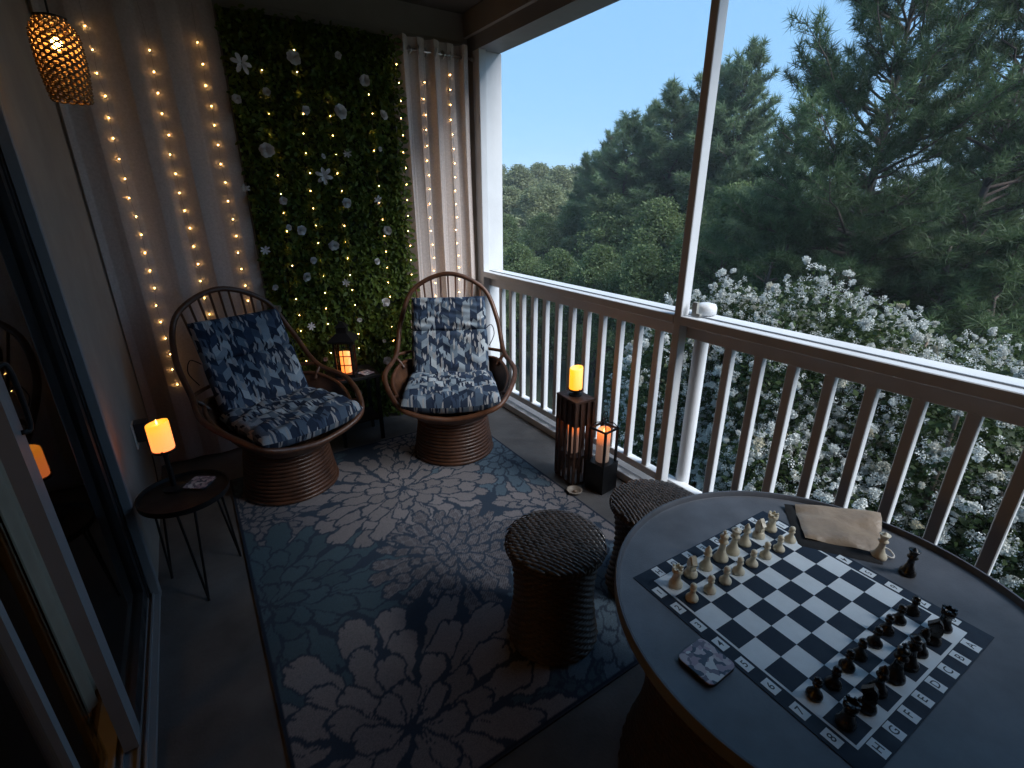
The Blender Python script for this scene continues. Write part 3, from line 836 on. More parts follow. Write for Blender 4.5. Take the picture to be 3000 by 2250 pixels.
# outlet and plug on the house wall
q = atx(393, 1275, XL)
ot = thing("wall_outlet", "white outlet plate on the house wall above the side table", "outlet", (XL, q.y, q.z))
MB().bbox((.0005, -.038, -.062), (.007, .038, .062), .002).obj("plate", outlet_m, ot)
MB().box((.0072, -.016, -.045), (.009, .016, -.012)).obj("socket", outlet_m, ot)
pl = thing("power_adapter", "black power adapter plugged into the wall outlet", "adapter", (XL + .0095, q.y, q.z + .02))
MB().bbox((0, -.034, -.05), (.055, .034, .045), .006).obj("body", black_pl_shade, pl)
MB().tube(cr([(.03, 0, -.05), (.035, .01, -.16), (.02, .05, -.35), (.012, .09, -q.z + .02)], 6), .003, 6).obj("cord", black_pl_shade, pl, True)

# ------------------------------------------------------------------ lantern on the dark stand between the chairs
tb = thing("plant_stand", "dark square stand holding the lantern in front of the leaf panel", "table", (.80, 3.19, 0))
MB().bbox((-.15, -.13, .455), (.15, .13, .478), .004).obj("top", black_metal, tb)
for sx in (-1, 1):
    for sy in (-1, 1):
        MB().box((sx * .13 - .011, sy * .11 - .011, 0), (sx * .13 + .011, sy * .11 + .011, .4545)).obj("leg", black_metal, tb)
MB().box((-.13, -.11, .15), (.13, .11, .162)).obj("shelf", black_metal, tb)
def wire_lantern(label, loc, rz, a, z0, z1, roof, muntin, name="lantern"):
    t = thing(name, label, "lantern", loc, rz, None)
    b = .006
    MB().box((-a - .012, -a - .012, 0), (a + .012, a + .012, z0)).obj("base", black_metal, t)
    for sx in (-1, 1):
        for sy in (-1, 1):
            MB().box((sx * a - b, sy * a - b, z0 + .0005), (sx * a + b, sy * a + b, z1)).obj("corner_post", black_metal, t)
    for i, (dx, dy) in enumerate(((0, -1), (1, 0), (0, 1), (-1, 0))):
        mb = MB(); Mx = Matrix.Rotation(i * PI / 2, 4, 'Z')
        if muntin:
            mb.box((-.0025, -a - .003, z0), (.0025, -a + .002, z1), Mx)
            for f in (.28, .56, .84):
                z = z0 + (z1 - z0) * f; mb.box((-a + b, -a - .002, z - .0025), (a - b, -a + .003, z + .0025), Mx)
        mb.box((-a + b, -a - .004, z1 - .012), (a - b, -a + .004, z1 - .001), Mx)
        mb.obj("side_grille", black_metal, t)
    if roof:
        mb = MB(); n = 4
        prof = [(a + .028, z1), (a + .028, z1 + .012), (a * .75, z1 + .05), (a * .6, z1 + .055), (a * .6, z1 + .085), (a * .75, z1 + .092), (.006, z1 + .125)]
        for r, z in prof:
            for k in range(4):
                an = PI / 4 + k * PI / 2; mb.v.append((r * 1.414 * math.cos(an), r * 1.414 * math.sin(an), z))
        for i in range(len(prof) - 1):
            for k in range(4): mb.f.append((i * 4 + k, i * 4 + (k + 1) % 4, (i + 1) * 4 + (k + 1) % 4, (i + 1) * 4 + k))
        mb.f.append((3, 2, 1, 0)); mb.f.append(tuple(range(len(mb.v) - 4, len(mb.v))))
        mb.obj("roof", black_metal, t)
        MB().tube([(.018 * math.cos(k * PI / 8), 0, z1 + .135 + .018 * math.sin(k * PI / 8)) for k in range(16)], .0025, 6, True).obj("ring", black_metal, t, True)
    return t
lz = .4785
wire_lantern("black house-shaped lantern with window grille on the dark stand", (.763, 3.165, lz), R_(-28), .052, .02, .235, True, True)
candle("orange candle glowing inside the house-shaped lantern", (.763, 3.165, lz + .0205), .034, .14, candle_mat("orange_wax_tall", (1, .27, .05), (1, .20, .03), 2.2 * LUM, .14), flame=False)
coaster("printed square coaster on the dark stand beside the lantern", (.872, 3.115, lz), R_(20), .085)

# ------------------------------------------------------------------ slatted candle tower and wire lantern by the railing
tw = thing("candle_tower", "tall brown slatted wooden candle tower by the railing", "candle tower", (1.705, 1.945, 0), R_(-4))
hx, hy, ht = .066, .088, .53
MB().bbox((-hx - .004, -hy - .004, ht - .014), (hx + .004, hy + .004, ht), .003).obj("top", wood_d, tw)
MB().box((-hx + .008, -hy + .008, .165), (hx - .008, hy - .008, .178)).obj("shelf", wood_d, tw)
MB().box((-hx, -hy, .001), (hx, hy, .014)).obj("base", wood_d, tw)
sl = lambda mb, m="slat": mb.obj(m, wood_d, tw)
for x in (-hx + .006, -.022, .022, hx - .006):
    for s in (-1, 1): sl(MB().box((x - .0075, s * hy - .005, .0145), (x + .0075, s * hy + .005, ht - .0145)))
for y in (-.05, 0, .05):
    for s in (-1, 1): sl(MB().box((s * hx - .005, y - .009, .0145), (s * hx + .005, y + .009, ht - .0145)))
for s in (-1, 1):
    MB().box((-hx + .0005, s * (hy - .009) - .003, .37), (hx - .0005, s * (hy - .009) + .003, ht - .0145)).obj("panel", wood_d, tw)
    MB().box((s * (hx - .009) - .003, -hy + .013, .37), (s * (hx - .009) + .003, hy - .013, ht - .0145)).obj("panel", wood_d, tw)
candle("ivory candle with glowing tip inside the slatted wooden tower", (1.700, 1.945, .1785), .034, .19, ivory_lit)
cup("black metal candle cup on top of the slatted tower", (1.708, 1.955, .5305), .038, .036)
candle("bright yellow candle on top of the slatted wooden tower", (1.708, 1.955, .569), .037, .125, candle_mat("yellow_wax", (1, .36, .006), (1, .30, .010), 2.1 * LUM, .12), flame=False)
ds = thing("small_dish", "small round ceramic dish at the foot of the slatted tower", "dish", (1.60, 1.80, 0))
MB().lathe([(.022, 0), (.03, .004), (.042, .022), (.045, .026), (.043, .028), (.036, .020), (.02, .008), (.001, .007)], 28).obj("bowl", M("dish_ceramic", (.3, .26, .22), .35, .15, 20), ds, True)
MB().sphere((.004, 0, .014), .012, 8, 5, (1, 1, .6)).obj("wax_melt", M("wax_melt", (.2, .14, .1), .6, .3, 40), ds, True)
wl_ = wire_lantern("black wire lantern with solid box base beside the slatted tower", (1.772, 1.772, 0), R_(8), .052, .175, .385, False, False)
for k in range(4):
    a = PI / 4 + k * PI / 2; c, s = math.cos(a), math.sin(a)
    MB().tube(cr([(c * .073, s * .073, .385), (c * .05, s * .05, .41), (c * .018, s * .018, .418), (c * .012, s * .012, .445)], 5), .003, 6).obj("top_wire", black_metal, wl_, True)
MB().tube([(.022 * math.cos(k * PI / 8), 0, .46 + .018 * math.sin(k * PI / 8)) for k in range(16)], .003, 6, True).obj("ring", black_metal, wl_, True)
candle("ivory candle with orange rim inside the black wire lantern", (1.772, 1.772, .1755), .038, .19, ivory_lit)

# ------------------------------------------------------------------ wicker
def weave_strip(mb, p, d, side, up, ln, wd, ht):
    """short arched strand"""
    n = len(mb.v)
    for v, h in ((-.5, -.5), (-.28, .45), (0, .8), (.28, .45), (.5, -.5)):
        for u, hh in ((-.5, -.35), (-.22, .25), (.22, .25), (.5, -.35)):
            mb.v.append(tuple(p + d * (v * ln) + side * (u * wd) + up * ((h + hh) * ht)))
    for j in range(4):
        for i in range(3):
            mb.f.append((n + j * 4 + i, n + j * 4 + i + 1, n + (j + 1) * 4 + i + 1, n + (j + 1) * 4 + i))
def stool(label, loc, rz):
    t = thing("wicker_stool", label, "stool", loc, rz, "hourglass wicker stools")
    RT, HT = .178, .44
    def rad(z):
        f = z / HT
        return .147 + .027 * abs(2 * f - 1.0) ** 1.8 + (.0 if f < .9 else 0)
    # woven side: rows of half-round strands going over and under the stakes
    rows, st_ = 30, 26
    mb = MB(); n = st_ * 6
    z0, z1 = .006, .395
    for i in range(rows):
        za = z0 + (z1 - z0) * i / rows; zh = (z1 - z0) / rows
        for k in range(6):
            f = k / 5; z = za + zh * f; b = math.sin(PI * f)
            for j in range(n):
                a = 2 * PI * j / n
                r = rad(z) - .003 + .007 * b * (.55 + .45 * math.cos(st_ * a + PI * i))
                mb.v.append((r * math.cos(a), r * math.sin(a), z))
    for i in range(rows * 6 - 1):
        for j in range(n):
            k = (j + 1) % n; mb.f.append((i * n + j, i * n + k, (i + 1) * n + k, (i + 1) * n + j))
    tag(mb.obj("woven_body", wicker_b, t, True), kind="stuff")
    # padded rim and domed woven seat
    dome = lambda r: .408 + .034 * math.sqrt(max(0, 1 - (r / (RT + .004)) ** 2.6))
    MB().lathe([(.15, .385), (RT - .012, .392), (RT - .006, .404), (RT - .010, .418)] + [(RT * f, dome(RT * f) - .006) for f in (.93, .8, .6, .4, .2, .01)], 40).obj("seat_core", wicker_d, t, True)
    mb = MB(); sp_ = .0132; ln = .042
    nx = int(RT / sp_) + 1
    for i in range(-nx, nx + 1):
        x = i * sp_
        for j in range(-14, 15):
            y = (j + .5 * (i % 2)) * ln * .80
            r = math.hypot(x, y)
            if r > RT - .004: continue
            p = Vector((x, y, dome(r)))
            g = 1e-3; nrm = Vector((-(dome(math.hypot(x + g, y)) - dome(math.hypot(x - g, y))) / (2 * g), -(dome(math.hypot(x, y + g)) - dome(math.hypot(x, y - g))) / (2 * g), 1)).normalized()
            d = Vector((0, 1, 0)); d = (d - nrm * d.dot(nrm)).normalized(); sd = d.cross(nrm)
            weave_strip(mb, p, d, sd, nrm, ln, .0106, .0056)
    tag(mb.obj("woven_seat", wicker, t, True), kind="stuff")
    mb = MB(); k = 70
    for i in range(k):
        a = 2 * PI * i / k; d = Vector((-math.sin(a), math.cos(a), 0)); o = Vector((math.cos(a), math.sin(a), 0))
        weave_strip(mb, o * (RT - .001) + Vector((0, 0, .403 - .0 * i)), (d + Vector((0, 0, .35))).normalized(), Vector((0, 0, 1)), o, .026, .016, .005)
    tag(mb.obj("braided_rim", wicker_b, t, True), kind="stuff")
    return t
stool("dark wicker hourglass stool standing on the flower rug", (.915, 1.118, .011), R_(28))
stool("dark wicker hourglass stool between the railing and round table", (1.40, 1.085, .001), R_(-20))

# ------------------------------------------------------------------ round table
tx, ty, tz = 1.076, .335, .69
tbl = thing("round_table", "round dark grey tray-top table with brown wicker drum base", "table", (tx, ty, 0))
MB().lathe([(.40, .655), (.455, .658), (.469, .664), (.4725, .668), (.4730, .690), (.4700, .696), (.4650, .696), (.4620, .691), (.4600, .682), (.4540, .6785), (.001, .6785)], 96).obj("tray_top", table_m, tbl, 'auto')
mb = MB(); rows, st_ = 56, 60; n = st_ * 4; 
for i in range(rows):
    for k in range(4):
        f = k / 3; z = .012 + (.654 - .012) * (i + f * .98) / rows; b = math.sin(PI * f)
        rr = .36 + .055 * abs(2 * z / .65 - 1) ** 2
        for j in range(n):
            a = 2 * PI * j / n; r = rr + .007 * b * (.55 + .45 * math.cos(st_ * a + PI * i))
            mb.v.append((r * math.cos(a), r * math.sin(a), z))
for i in range(rows * 4 - 1):
    for j in range(n):
        k = (j + 1) % n; mb.f.append((i * n + j, i * n + k, (i + 1) * n + k, (i + 1) * n + j))
tag(mb.obj("wicker_drum", wicker_b, tbl, True), kind="stuff")
TZ = .6788
# chess mat
bx_, by_ = 1.0465, .3715
BR = PI - .0344
mat_navy = M("mat_navy", (.012, .022, .040), .6, .15, 30, .1, 200, spec=.25)
mat_white = M("mat_white", (.66, .72, .76), .5, .05, 30, .1, 200)
ink = M("mat_ink", (.03, .04, .05), .6, .1, 30)
bd_ = thing("chess_mat", "roll-up navy and white chess mat with letters and numbers on the round table", "chess board", (bx_, by_, TZ), BR)
S8 = .057; HB = S8 * 4; FR = HB + .0055; OUT = HB + .041
MB().box((-OUT, -OUT, 0), (OUT, OUT, .0012)).obj("mat_sheet", mat_navy, bd_)
MB().box((-FR, -FR, .00125), (FR, FR, .0016)).obj("light_field", mat_white, bd_)
dsq = MB().box((-S8 / 2, -S8 / 2, 0), (S8 / 2, S8 / 2, .0004)).mesh("dark_square", mat_navy)
for i in range(8):
    for j in range(8):
        if (i + j) % 2 == 0: put("dark_square", dsq, bd_, ((i - 3.5) * S8, (j - 3.5) * S8, .00165))
tagm = MB().box((-.0155, -.0105, 0), (.0155, .0105, .0004)).mesh("label_box", mat_white)
def glyph(ch, size, parent, loc, rz):
    cu = bpy.data.curves.new("glyph", 'FONT'); cu.body = ch; cu.size = size; cu.align_x = 'CENTER'; cu.align_y = 'CENTER'; cu.offset = .0002
    o = bpy.data.objects.new("glyph", cu); col.objects.link(o)
    me = bpy.data.meshes.new_from_object(o.evaluated_get(bpy.context.evaluated_depsgraph_get()))
    bpy.data.objects.remove(o)
    me.materials.clear(); me.materials.append(ink)
    return put("printed_letter" if ch.isalpha() else "printed_number", me, parent, loc, (0, 0, rz))
for k in range(8):
    c = (k - 3.5) * S8; e = HB + .0225
    for (x, y, bz, gz, ch) in ((e, c, PI / 2, PI, str(k + 1)), (-e, c, PI / 2, 0, str(k + 1)), (c, -e, PI / 2, 0, "ABCDEFGH"[k]), (c, e, PI / 2, PI, "ABCDEFGH"[k])):
        put("label_box", tagm, bd_, (x, y, .00125), (0, 0, bz))
        glyph(ch, .022, bd_, (x, y, .0018), gz)
ivory = M("ivory_plastic", (.66, .60, .46), .35, .08, 60)
ebony = M("black_piece_plastic", (.006, .006, .007), .3, .2, 60)
PROF = {
 'pawn': (.046, [(.0145, 0), (.0150, .004), (.0140, .008), (.0105, .012), (.0068, .018), (.0052, .027), (.0082, .029), (.0082, .031), (.0050, .0325), (.0072, .036), (.0078, .040), (.0060, .044), (.001, .046)]),
 'rook': (.052, [(.0165, 0), (.0170, .004), (.0158, .009), (.0120, .014), (.0098, .025), (.0092, .036), (.0128, .039), (.0132, .051), (.0105, .051), (.0100, .046), (.001, .0455)]),
 'bishop': (.066, [(.0165, 0), (.0170, .004), (.0155, .009), (.0110, .015), (.0070, .026), (.0058, .038), (.0105, .041), (.0105, .0425), (.0060, .045), (.0085, .051), (.0080, .056), (.0040, .062), (.0028, .063), (.0030, .065), (.001, .067)]),
 'queen': (.076, [(.0180, 0), (.0186, .004), (.0170, .010), (.0120, .017), (.0080, .030), (.0066, .047), (.0120, .050), (.0120, .052), (.0072, .055), (.0105, .066), (.0128, .071), (.0095, .071), (.0060, .073), (.0030, .077), (.001, .0785)]),
 'king': (.084, [(.0185, 0), (.0190, .004), (.0175, .010), (.0125, .018), (.0085, .032), (.0070, .051), (.0125, .054), (.0125, .056), (.0075, .059), (.0105, .070), (.0112, .073), (.0050, .077), (.001, .078)]),
 'knight': (.058, [(.0165, 0), (.0170, .004), (.0158, .009), (.0130, .014), (.0115, .018), (.001, .019)]),
}
PM = {}
for k, (h, pr) in PROF.items():
    for c, m in (("ivory", ivory), ("black", ebony)):
        PM[k, c] = MB().lathe(pr, 20).mesh("turned_body", m, True)
kx = MB().box((-.0020, -.0020, .0765), (.0020, .0020, .090)).box((-.0055, -.0019, .0815), (.0055, .0019, .0855))
kn = [(-.010, .016), (.010, .016), (.0105, .026), (.0075, .034), (.0135, .036), (.0155, .041), (.0085, .048), (.003, .055), (-.0005, .059), (-.002, .055), (-.0075, .050), (-.0115, .040), (-.0125, .028)]
for c, m in (("ivory", ivory), ("black", ebony)):
    PM['cross', c] = kx.mesh("cross", m)
    mb = MB(); mb.prism(kn, -.0055, .0055, Matrix.Rotation(PI / 2, 4, 'X')); mb.prism([(x * .8, .017 + (z - .017) * .92) for x, z in kn], -.0085, .0085, Matrix.Rotation(PI / 2, 4, 'X'))
    PM['head', c] = mb.mesh("horse_head", m)
    mb = MB()
    for q in range(6):
        a = q * PI / 3; mb.box((-.0018, -.0026, 0), (.0018, .0026, .005), Matrix.Translation((.0116 * math.cos(a), .0116 * math.sin(a), .0505)) @ Matrix.Rotation(a, 4, 'Z'))
    PM['battlement', c] = mb.mesh("battlement", m)
def piece(kind, c, loc, rz, label):
    t = thing("chess_" + kind, label, "chess piece", loc, rz, c + " chess pieces")
    put("turned_body", PM[kind, c], t)
    if kind == 'king': put("cross", PM['cross', c], t)
    if kind == 'knight': put("horse_head", PM['head', c], t)
    if kind == 'rook': put("battlement", PM['battlement', c], t)
    return t
Bm = Matrix.Translation((bx_, by_, TZ + .0022)) @ Matrix.Rotation(BR, 4, 'Z')
prn = random.Random(4)
order = ['rook', 'knight', 'bishop', 'queen', 'king', 'bishop', 'knight', 'rook']
for i in range(8):
    f = "ABCDEFGH"[i]
    for rank, kind, c in ((0, order[i], "ivory"), (1, 'pawn', "ivory"), (6, 'pawn', "black"), (7, order[i], "black")):
        p = Bm @ Vector(((i - 3.5) * S8 + prn.uniform(-.004, .004), (rank - 3.5) * S8 + prn.uniform(-.004, .004), 0))
        piece(kind, c, p, BR + (PI / 2 if c == "ivory" else -PI / 2) + prn.uniform(-.5, .5), "%s chess %s standing on square %s%d of the chess mat" % (c, kind, f, rank + 1))
q = atz(2573, 1632, TZ); piece('queen', 'ivory', (q.x, q.y, TZ + .0006), 0, "spare ivory chess queen standing off the board beside the cloth pouch")
q = atz(2657, 1680, TZ); piece('queen', 'black', (q.x, q.y, TZ + .0006), 0, "spare black chess queen standing off the board by the table rim")
q = atz(2068, 1944, TZ); coaster("square coaster with mottled pink and blue print on the round table", (q.x, q.y, TZ + .0003), R_(1), .083)
# chess pouch
satin = NT("tan_satin")
satin.l(satin.ramp(satin.noise(18, 3), [(.35, (.22, .155, .095)), (.65, (.30, .22, .145))]), satin.b.inputs["Base Color"]); satin.b.inputs["Roughness"].default_value = .42
satin.b.inputs["Sheen Weight"].default_value = .3; satin.bump(satin.noise(24, 3), .4, .01)
velvet = M("black_velvet", (.006, .006, .007), .95, .3, 60)
cs = [atz(*q, .705) for q in ((2330, 1470), (2580, 1502), (2592, 1606), (2362, 1562))]
pc = sum(cs, Vector()) / 4
ph_ = thing("chess_pouch", "tan satin pouch with black velvet border lying on the table rim", "pouch", (pc.x, pc.y, TZ))
loc4 = [c - Vector((pc.x, pc.y, 0)) for c in cs]
def bil(u, v, k=1.0):
    a = loc4[0].lerp(loc4[1], u); b = loc4[3].lerp(loc4[2], u); p = a.lerp(b, v); return p.x * k, p.y * k
def rim_h(x, y): return .0185 if math.hypot(pc.x + x - tx, pc.y + y - ty) > .455 else .0185 * max(0, 1 - (.455 - math.hypot(pc.x + x - tx, pc.y + y - ty)) / .07)
mb = MB()
for sgn in (0, 1):
    mb.grid(20, 16, lambda u, v, s=sgn: (*bil(u * 1.12 - .12, v * 1.24 - .03), rim_h(*bil(u * 1.12 - .12, v * 1.24 - .03)) + .0012 + s * .006 * (max(0, (1 - (2 * u - 1) ** 6)) * max(0, (1 - (2 * v - 1) ** 6))) ** .5))
mb.obj("velvet_back", velvet, ph_, True)
mb = MB()
mb.grid(28, 22, lambda u, v: (*bil(u, v), rim_h(*bil(u, v)) + .0095 + .010 * (max(0, 1 - (2 * u - 1) ** 4) * max(0, 1 - (2 * v - 1) ** 4)) ** .6 + .0035 * math.sin(7 * u + 5 * v) * math.sin(3 + 9 * v - 4 * u)))
mb.obj("satin_face", satin.m, ph_, True)
q = bil(1.06, .98)
MB().tube([(q[0] + .014 * math.cos(a), q[1] + .014 * math.sin(a), .012 + .006 * math.sin(a)) for a in [2 * PI * k / 14 for k in range(14)]], .0022, 6, True).obj("drawcord_loop", M("drawcord", (.55, .53, .5), .8, .1, 30), ph_, True)

# ------------------------------------------------------------------ woven pendant lamp
plx, ply = -.187, 2.13
pd = thing("pendant_lamp", "woven basket pendant lamp glowing near the house wall", "lamp", (plx, ply, 1.842))
weave_l = M("lamp_weave", (.20, .12, .05), .6, .3, 30)
def prad(z): return .047 + .010 * math.sin(min(1, z / .15) * PI * .62) - (.022 * ((z - .16) / .05) ** 2 if z > .16 else 0)
for i in range(25):
    z = .004 + i * .0086
    r = prad(z)
    MB().tube([(r * (1 + .045 * math.cos(13 * a + PI * i)) * math.cos(a), r * (1 + .045 * math.cos(13 * a + PI * i)) * math.sin(a), z + .0022 * math.cos(13 * a + PI * i)) for a in [2 * PI * k / 104 for k in range(104)]], .0027, 5, True).obj("woven_ring", weave_l, pd, True)
for i in range(26):
    a = 2 * PI * (i + .5) / 26
    MB().tube([(prad(z) * math.cos(a), prad(z) * math.sin(a), z) for z in (.002, .05, .10, .15, .18, .212)], .0018, 5).obj("stake", weave_l, pd, True)
MB().lathe([(.036, .212), (.040, .216), (.02, .222), (.001, .223)], 20).obj("cap", black_metal, pd, True)
MB().tube([(0, 0, .222), (.01, .01, .5), (0, 0, ZC - 1.843)], .003, 6).obj("cord", black_pl_shade, pd, True)
bl = MB().sphere((0, 0, .150), .013, 12, 8, (1, 1, 1.25)).obj("bulb", EM("pendant_bulb", (1, .50, .13), 170 * LUM), pd, True)

# ------------------------------------------------------------------ outdoors
GZ = -3.3
gm_ = NT("lawn")
gm_.l(gm_.mix(gm_.noise(1.3, 6, 'Object'), gm_.ramp(gm_.noise(9, 6), [(.3, (.022, .040, .015)), (.7, (.06, .085, .03))]), (.07, .06, .035)), gm_.b.inputs["Base Color"])
gm_.b.inputs["Roughness"].default_value = .95; gm_.bump(gm_.noise(60, 4), .8, .06)
st("ground", MB().grid(40, 40, lambda u, v: (2.6 + u ** 2 * 900, (v - .5) * 1400 * abs(v - .5) * 2, GZ + .25 * math.sin(u * 40) * math.sin(v * 33))), gm_.m)
bark = M("pine_bark", (.075, .055, .045), .9, .4, 14, .8, 30, stretch=(1, 1, .35))
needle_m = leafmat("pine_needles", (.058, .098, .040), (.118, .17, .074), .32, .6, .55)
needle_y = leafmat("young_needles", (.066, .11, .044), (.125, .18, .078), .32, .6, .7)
leaf_dk = leafmat("hazed_woodland_leaf", (.125, .185, .07), (.235, .295, .135), .45, .55, .5)  # green lightened so the colour carries some haze
leaf_lt = leafmat("hazed_far_leaf", (.22, .26, .13), (.36, .38, .22), .45, .6, .35)  # paler still, distance haze put into the leaf colour
myrtle_leaf = leafmat("myrtle_leaf", (.036, .062, .020), (.085, .12, .038), .35, .5, 2)
blossom_m = leafmat("white_blossom", (.60, .62, .58), (.80, .80, .77), .3, .7, 14)
_t = blossom_m.node_tree; _oi = _t.nodes.new("ShaderNodeObjectInfo"); _rp = _t.nodes.new("ShaderNodeValToRGB")
_rp.color_ramp.elements[0].position = .78; _rp.color_ramp.elements[0].color = (1, 1, 1, 1); _rp.color_ramp.elements[1].position = 1; _rp.color_ramp.elements[1].color = (.62, .52, .34, 1)
_mx = _t.nodes.new("ShaderNodeMix"); _mx.data_type = 'RGBA'; _mx.blend_type = 'MULTIPLY'; _mx.inputs[0].default_value = 1
_pb = _t.nodes["Principled BSDF"]; _src = _pb.inputs["Base Color"].links[0].from_socket
_t.links.new(_oi.outputs["Random"], _rp.inputs[0]); _t.links.new(_src, _mx.inputs[6]); _t.links.new(_rp.outputs[0], _mx.inputs[7]); _t.links.new(_mx.outputs[2], _pb.inputs["Base Color"])
def unit(n, g):
    v = g.normal(size=(n, 3)); return v / np.linalg.norm(v, axis=1)[:, None]
def tufts(P, D, size, n, g, width, spread=.85):
    """P,D (T,3): tufts of n needles each -> tri arrays"""
    T = len(P); P = np.repeat(P, n, 0); D = np.repeat(D, n, 0)
    S = np.repeat(size, n) * g.uniform(.75, 1.1, T * n)
    d = D * .62 + unit(T * n, g) * spread; d /= np.linalg.norm(d, axis=1)[:, None]
    s = np.cross(d, unit(T * n, g)); s /= np.linalg.norm(s, axis=1)[:, None] + 1e-9
    base = P + D * (g.uniform(-.35, .25, T * n) * np.repeat(size, n))[:, None]
    V = np.stack([base - s * width, base + s * width, base + d * S[:, None]], 1).reshape(-1, 3)
    return V, np.arange(len(V)).reshape(-1, 3)
def pine_proto(seed, h, cb, spread, per=5, step=.42, nn=15, nlen=.20, wid=.0075, lean=0.0, dens=1.0):
    g = np.random.default_rng(seed); rnd = random.Random(seed)
    tb_ = MB(); n = 12
    ax = [Vector((lean * h * (i / n) ** 1.5 + .04 * math.sin(i * 1.3 + seed), .04 * math.cos(i * 1.1 + seed), h * i / n)) for i in range(n + 1)]
    tb_.tube(ax, [max(.02, .0115 * h * (1 - .93 * i / n) * (1.25 if i == 0 else 1)) for i in range(n + 1)], 9)
    def axis(z):
        f = min(n - 1e-6, z / h * n); i = int(f); return ax[i].lerp(ax[i + 1], f - i)
    P, D = [], []
    z = cb * h
    while z < h * .985:
        t = (z / h - cb) / (1 - cb)
        L0 = spread * h * (1 - t) ** .72 * (.55 + .45 * min(1, t * 4 + .35)) + .18
        for k in range(per if rnd.random() > .15 else per - 2):
            a = rnd.uniform(0, 2 * PI); L = L0 * rnd.uniform(.5, 1.12)
            el = R_(-6 + 45 * t + rnd.uniform(-12, 14))
            o = axis(z + rnd.uniform(-.15, .15)); d = Vector((math.cos(a) * math.cos(el), math.sin(a) * math.cos(el), math.sin(el)))
            m_ = 5; pts = [o]
            for i in range(1, m_ + 1):
                f = i / m_; pts.append(o + d * L * f + Vector((rnd.uniform(-.05, .05) * L, rnd.uniform(-.05, .05) * L, L * (.16 * f * f + rnd.uniform(-.03, .03)))))
            r0 = .012 + .011 * L
            tb_.tube(pts, [r0 * (1 - .85 * i / m_) for i in range(m_ + 1)], 5, caps=False)
            nt_ = max(3, int(L * 8.5 * dens))
            side = d.cross(Vector((0, 0, 1))).normalized()
            for q in range(nt_):
                f = .22 + .78 * (q + rnd.random()) / nt_
                i = min(m_ - 1, int(f * m_)); b = pts[i].lerp(pts[i + 1], f * m_ - i)
                sd = rnd.choice((-1, 1)); tl = L * (.30 * (1.15 - f) + .06) * rnd.uniform(.5, 1.2)
                td = (d * .75 + side * sd * rnd.uniform(.3, 1.1) + Vector((0, 0, rnd.uniform(.0, .55)))).normalized()
                e = b + td * tl
                if tl > .3: tb_.tube([b, e], [.008, .004], 3, caps=False)
                kk = max(1, int(tl / .16))
                for u in range(kk + 1):
                    w_ = 1 - u * .9 / (kk + 1)
                    P.append(b.lerp(e, w_) + Vector((rnd.uniform(-.05, .05), rnd.uniform(-.05, .05), rnd.uniform(-.03, .05)))); D.append((td + Vector((0, 0, .5))).normalized())
            P.append(pts[-1]); D.append((d + Vector((0, 0, .6))).normalized())
        z += step * rnd.uniform(.7, 1.25)
    P.append(ax[-1]); D.append(Vector((0, 0, 1)))
    P = np.array([tuple(q) for q in P]); D = np.array([tuple(q) for q in D])
    V, F = tufts(P, D, g.uniform(.75, 1.15, len(P)) * nlen, nn, g, wid)
    return tb_, V, F, len(P)
LQ = np.array([(0, 0, 0), (.32, .45, .08), (0, 1, 0), (-.32, .45, .08)], float); LQF = np.array([(0, 1, 2, 3)])
def bush_proto(seed, h, rx, clumps, per, size, z0=.12, top=1.0, trunk=True):
    """leafy tree: clumps spread over a lumpy crown"""
    g = np.random.default_rng(seed); rnd = random.Random(seed)
    tb_ = MB()
    if trunk:
        for k in range(rnd.choice((1, 2, 3))):
            a = rnd.uniform(0, 6.28); tb_.tube(cr([(0, 0, 0), (.1 * rx * math.cos(a), .1 * rx * math.sin(a), h * .3), (.3 * rx * math.cos(a), .3 * rx * math.sin(a), h * .72)], 4), [max(.02, h * .016 * (1 - .09 * i)) for i in range(9)], 7)
    pos, siz = [], []
    for c in range(clumps):
        f = g.uniform(0, 1) ** .7; z = h * (z0 + (top - z0) * f)
        rr = rx * math.sin(PI * min(1, .16 + .84 * f) ** .8) ** .7 * (.85 + .3 * math.sin(3 * c)) 
        a = g.uniform(0, 6.28); q = math.sqrt(g.uniform(.15, 1)) * rr
        cc = np.array([q * math.cos(a), q * math.sin(a), z])
        cs_ = rx * g.uniform(.14, .30)
        if trunk and q > .2 * rx and c % 3 == 0:
            tb_.tube([(0, 0, z * .62), tuple(cc * np.array([.6, .6, .92])), tuple(cc)], [h * .006, h * .004, .006], 4, caps=False)
        pos.append(cc + unit(per, g) * (cs_ * g.uniform(.25, 1, per) ** .5)[:, None] * np.array([1, 1, .75])); siz.append(np.full(per, size) * g.uniform(.6, 1.3, per))
    pos = np.concatenate(pos); siz = np.concatenate(siz); n = len(pos)
    A, B, C = rot_np(g.normal(.2, .7, n), g.normal(0, .7, n), g.uniform(0, 6.28, n))
    V, F = scatter(LQ, LQF, pos, C @ B @ A, siz)
    return tb_, V, F
def tree_meshes(kind, i, pr, leafm):
    return pr[0].mesh(kind + "_trunk_%d" % i, bark, True), fastmesh(kind + "_crown_%d" % i, pr[1], pr[2], leafm)
needle_f = leafmat("hazed_far_needles", (.115, .175, .085), (.21, .28, .15), .42, .6, .55)  # lighter copy of the pine needles, distance haze put into the colour
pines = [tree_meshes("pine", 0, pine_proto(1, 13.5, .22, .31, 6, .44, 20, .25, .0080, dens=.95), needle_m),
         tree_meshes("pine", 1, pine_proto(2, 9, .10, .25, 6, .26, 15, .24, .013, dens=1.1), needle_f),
         tree_meshes("pine", 2, pine_proto(3, 9, .12, .28, 6, .27, 15, .24, .013, dens=1.1), needle_f)]
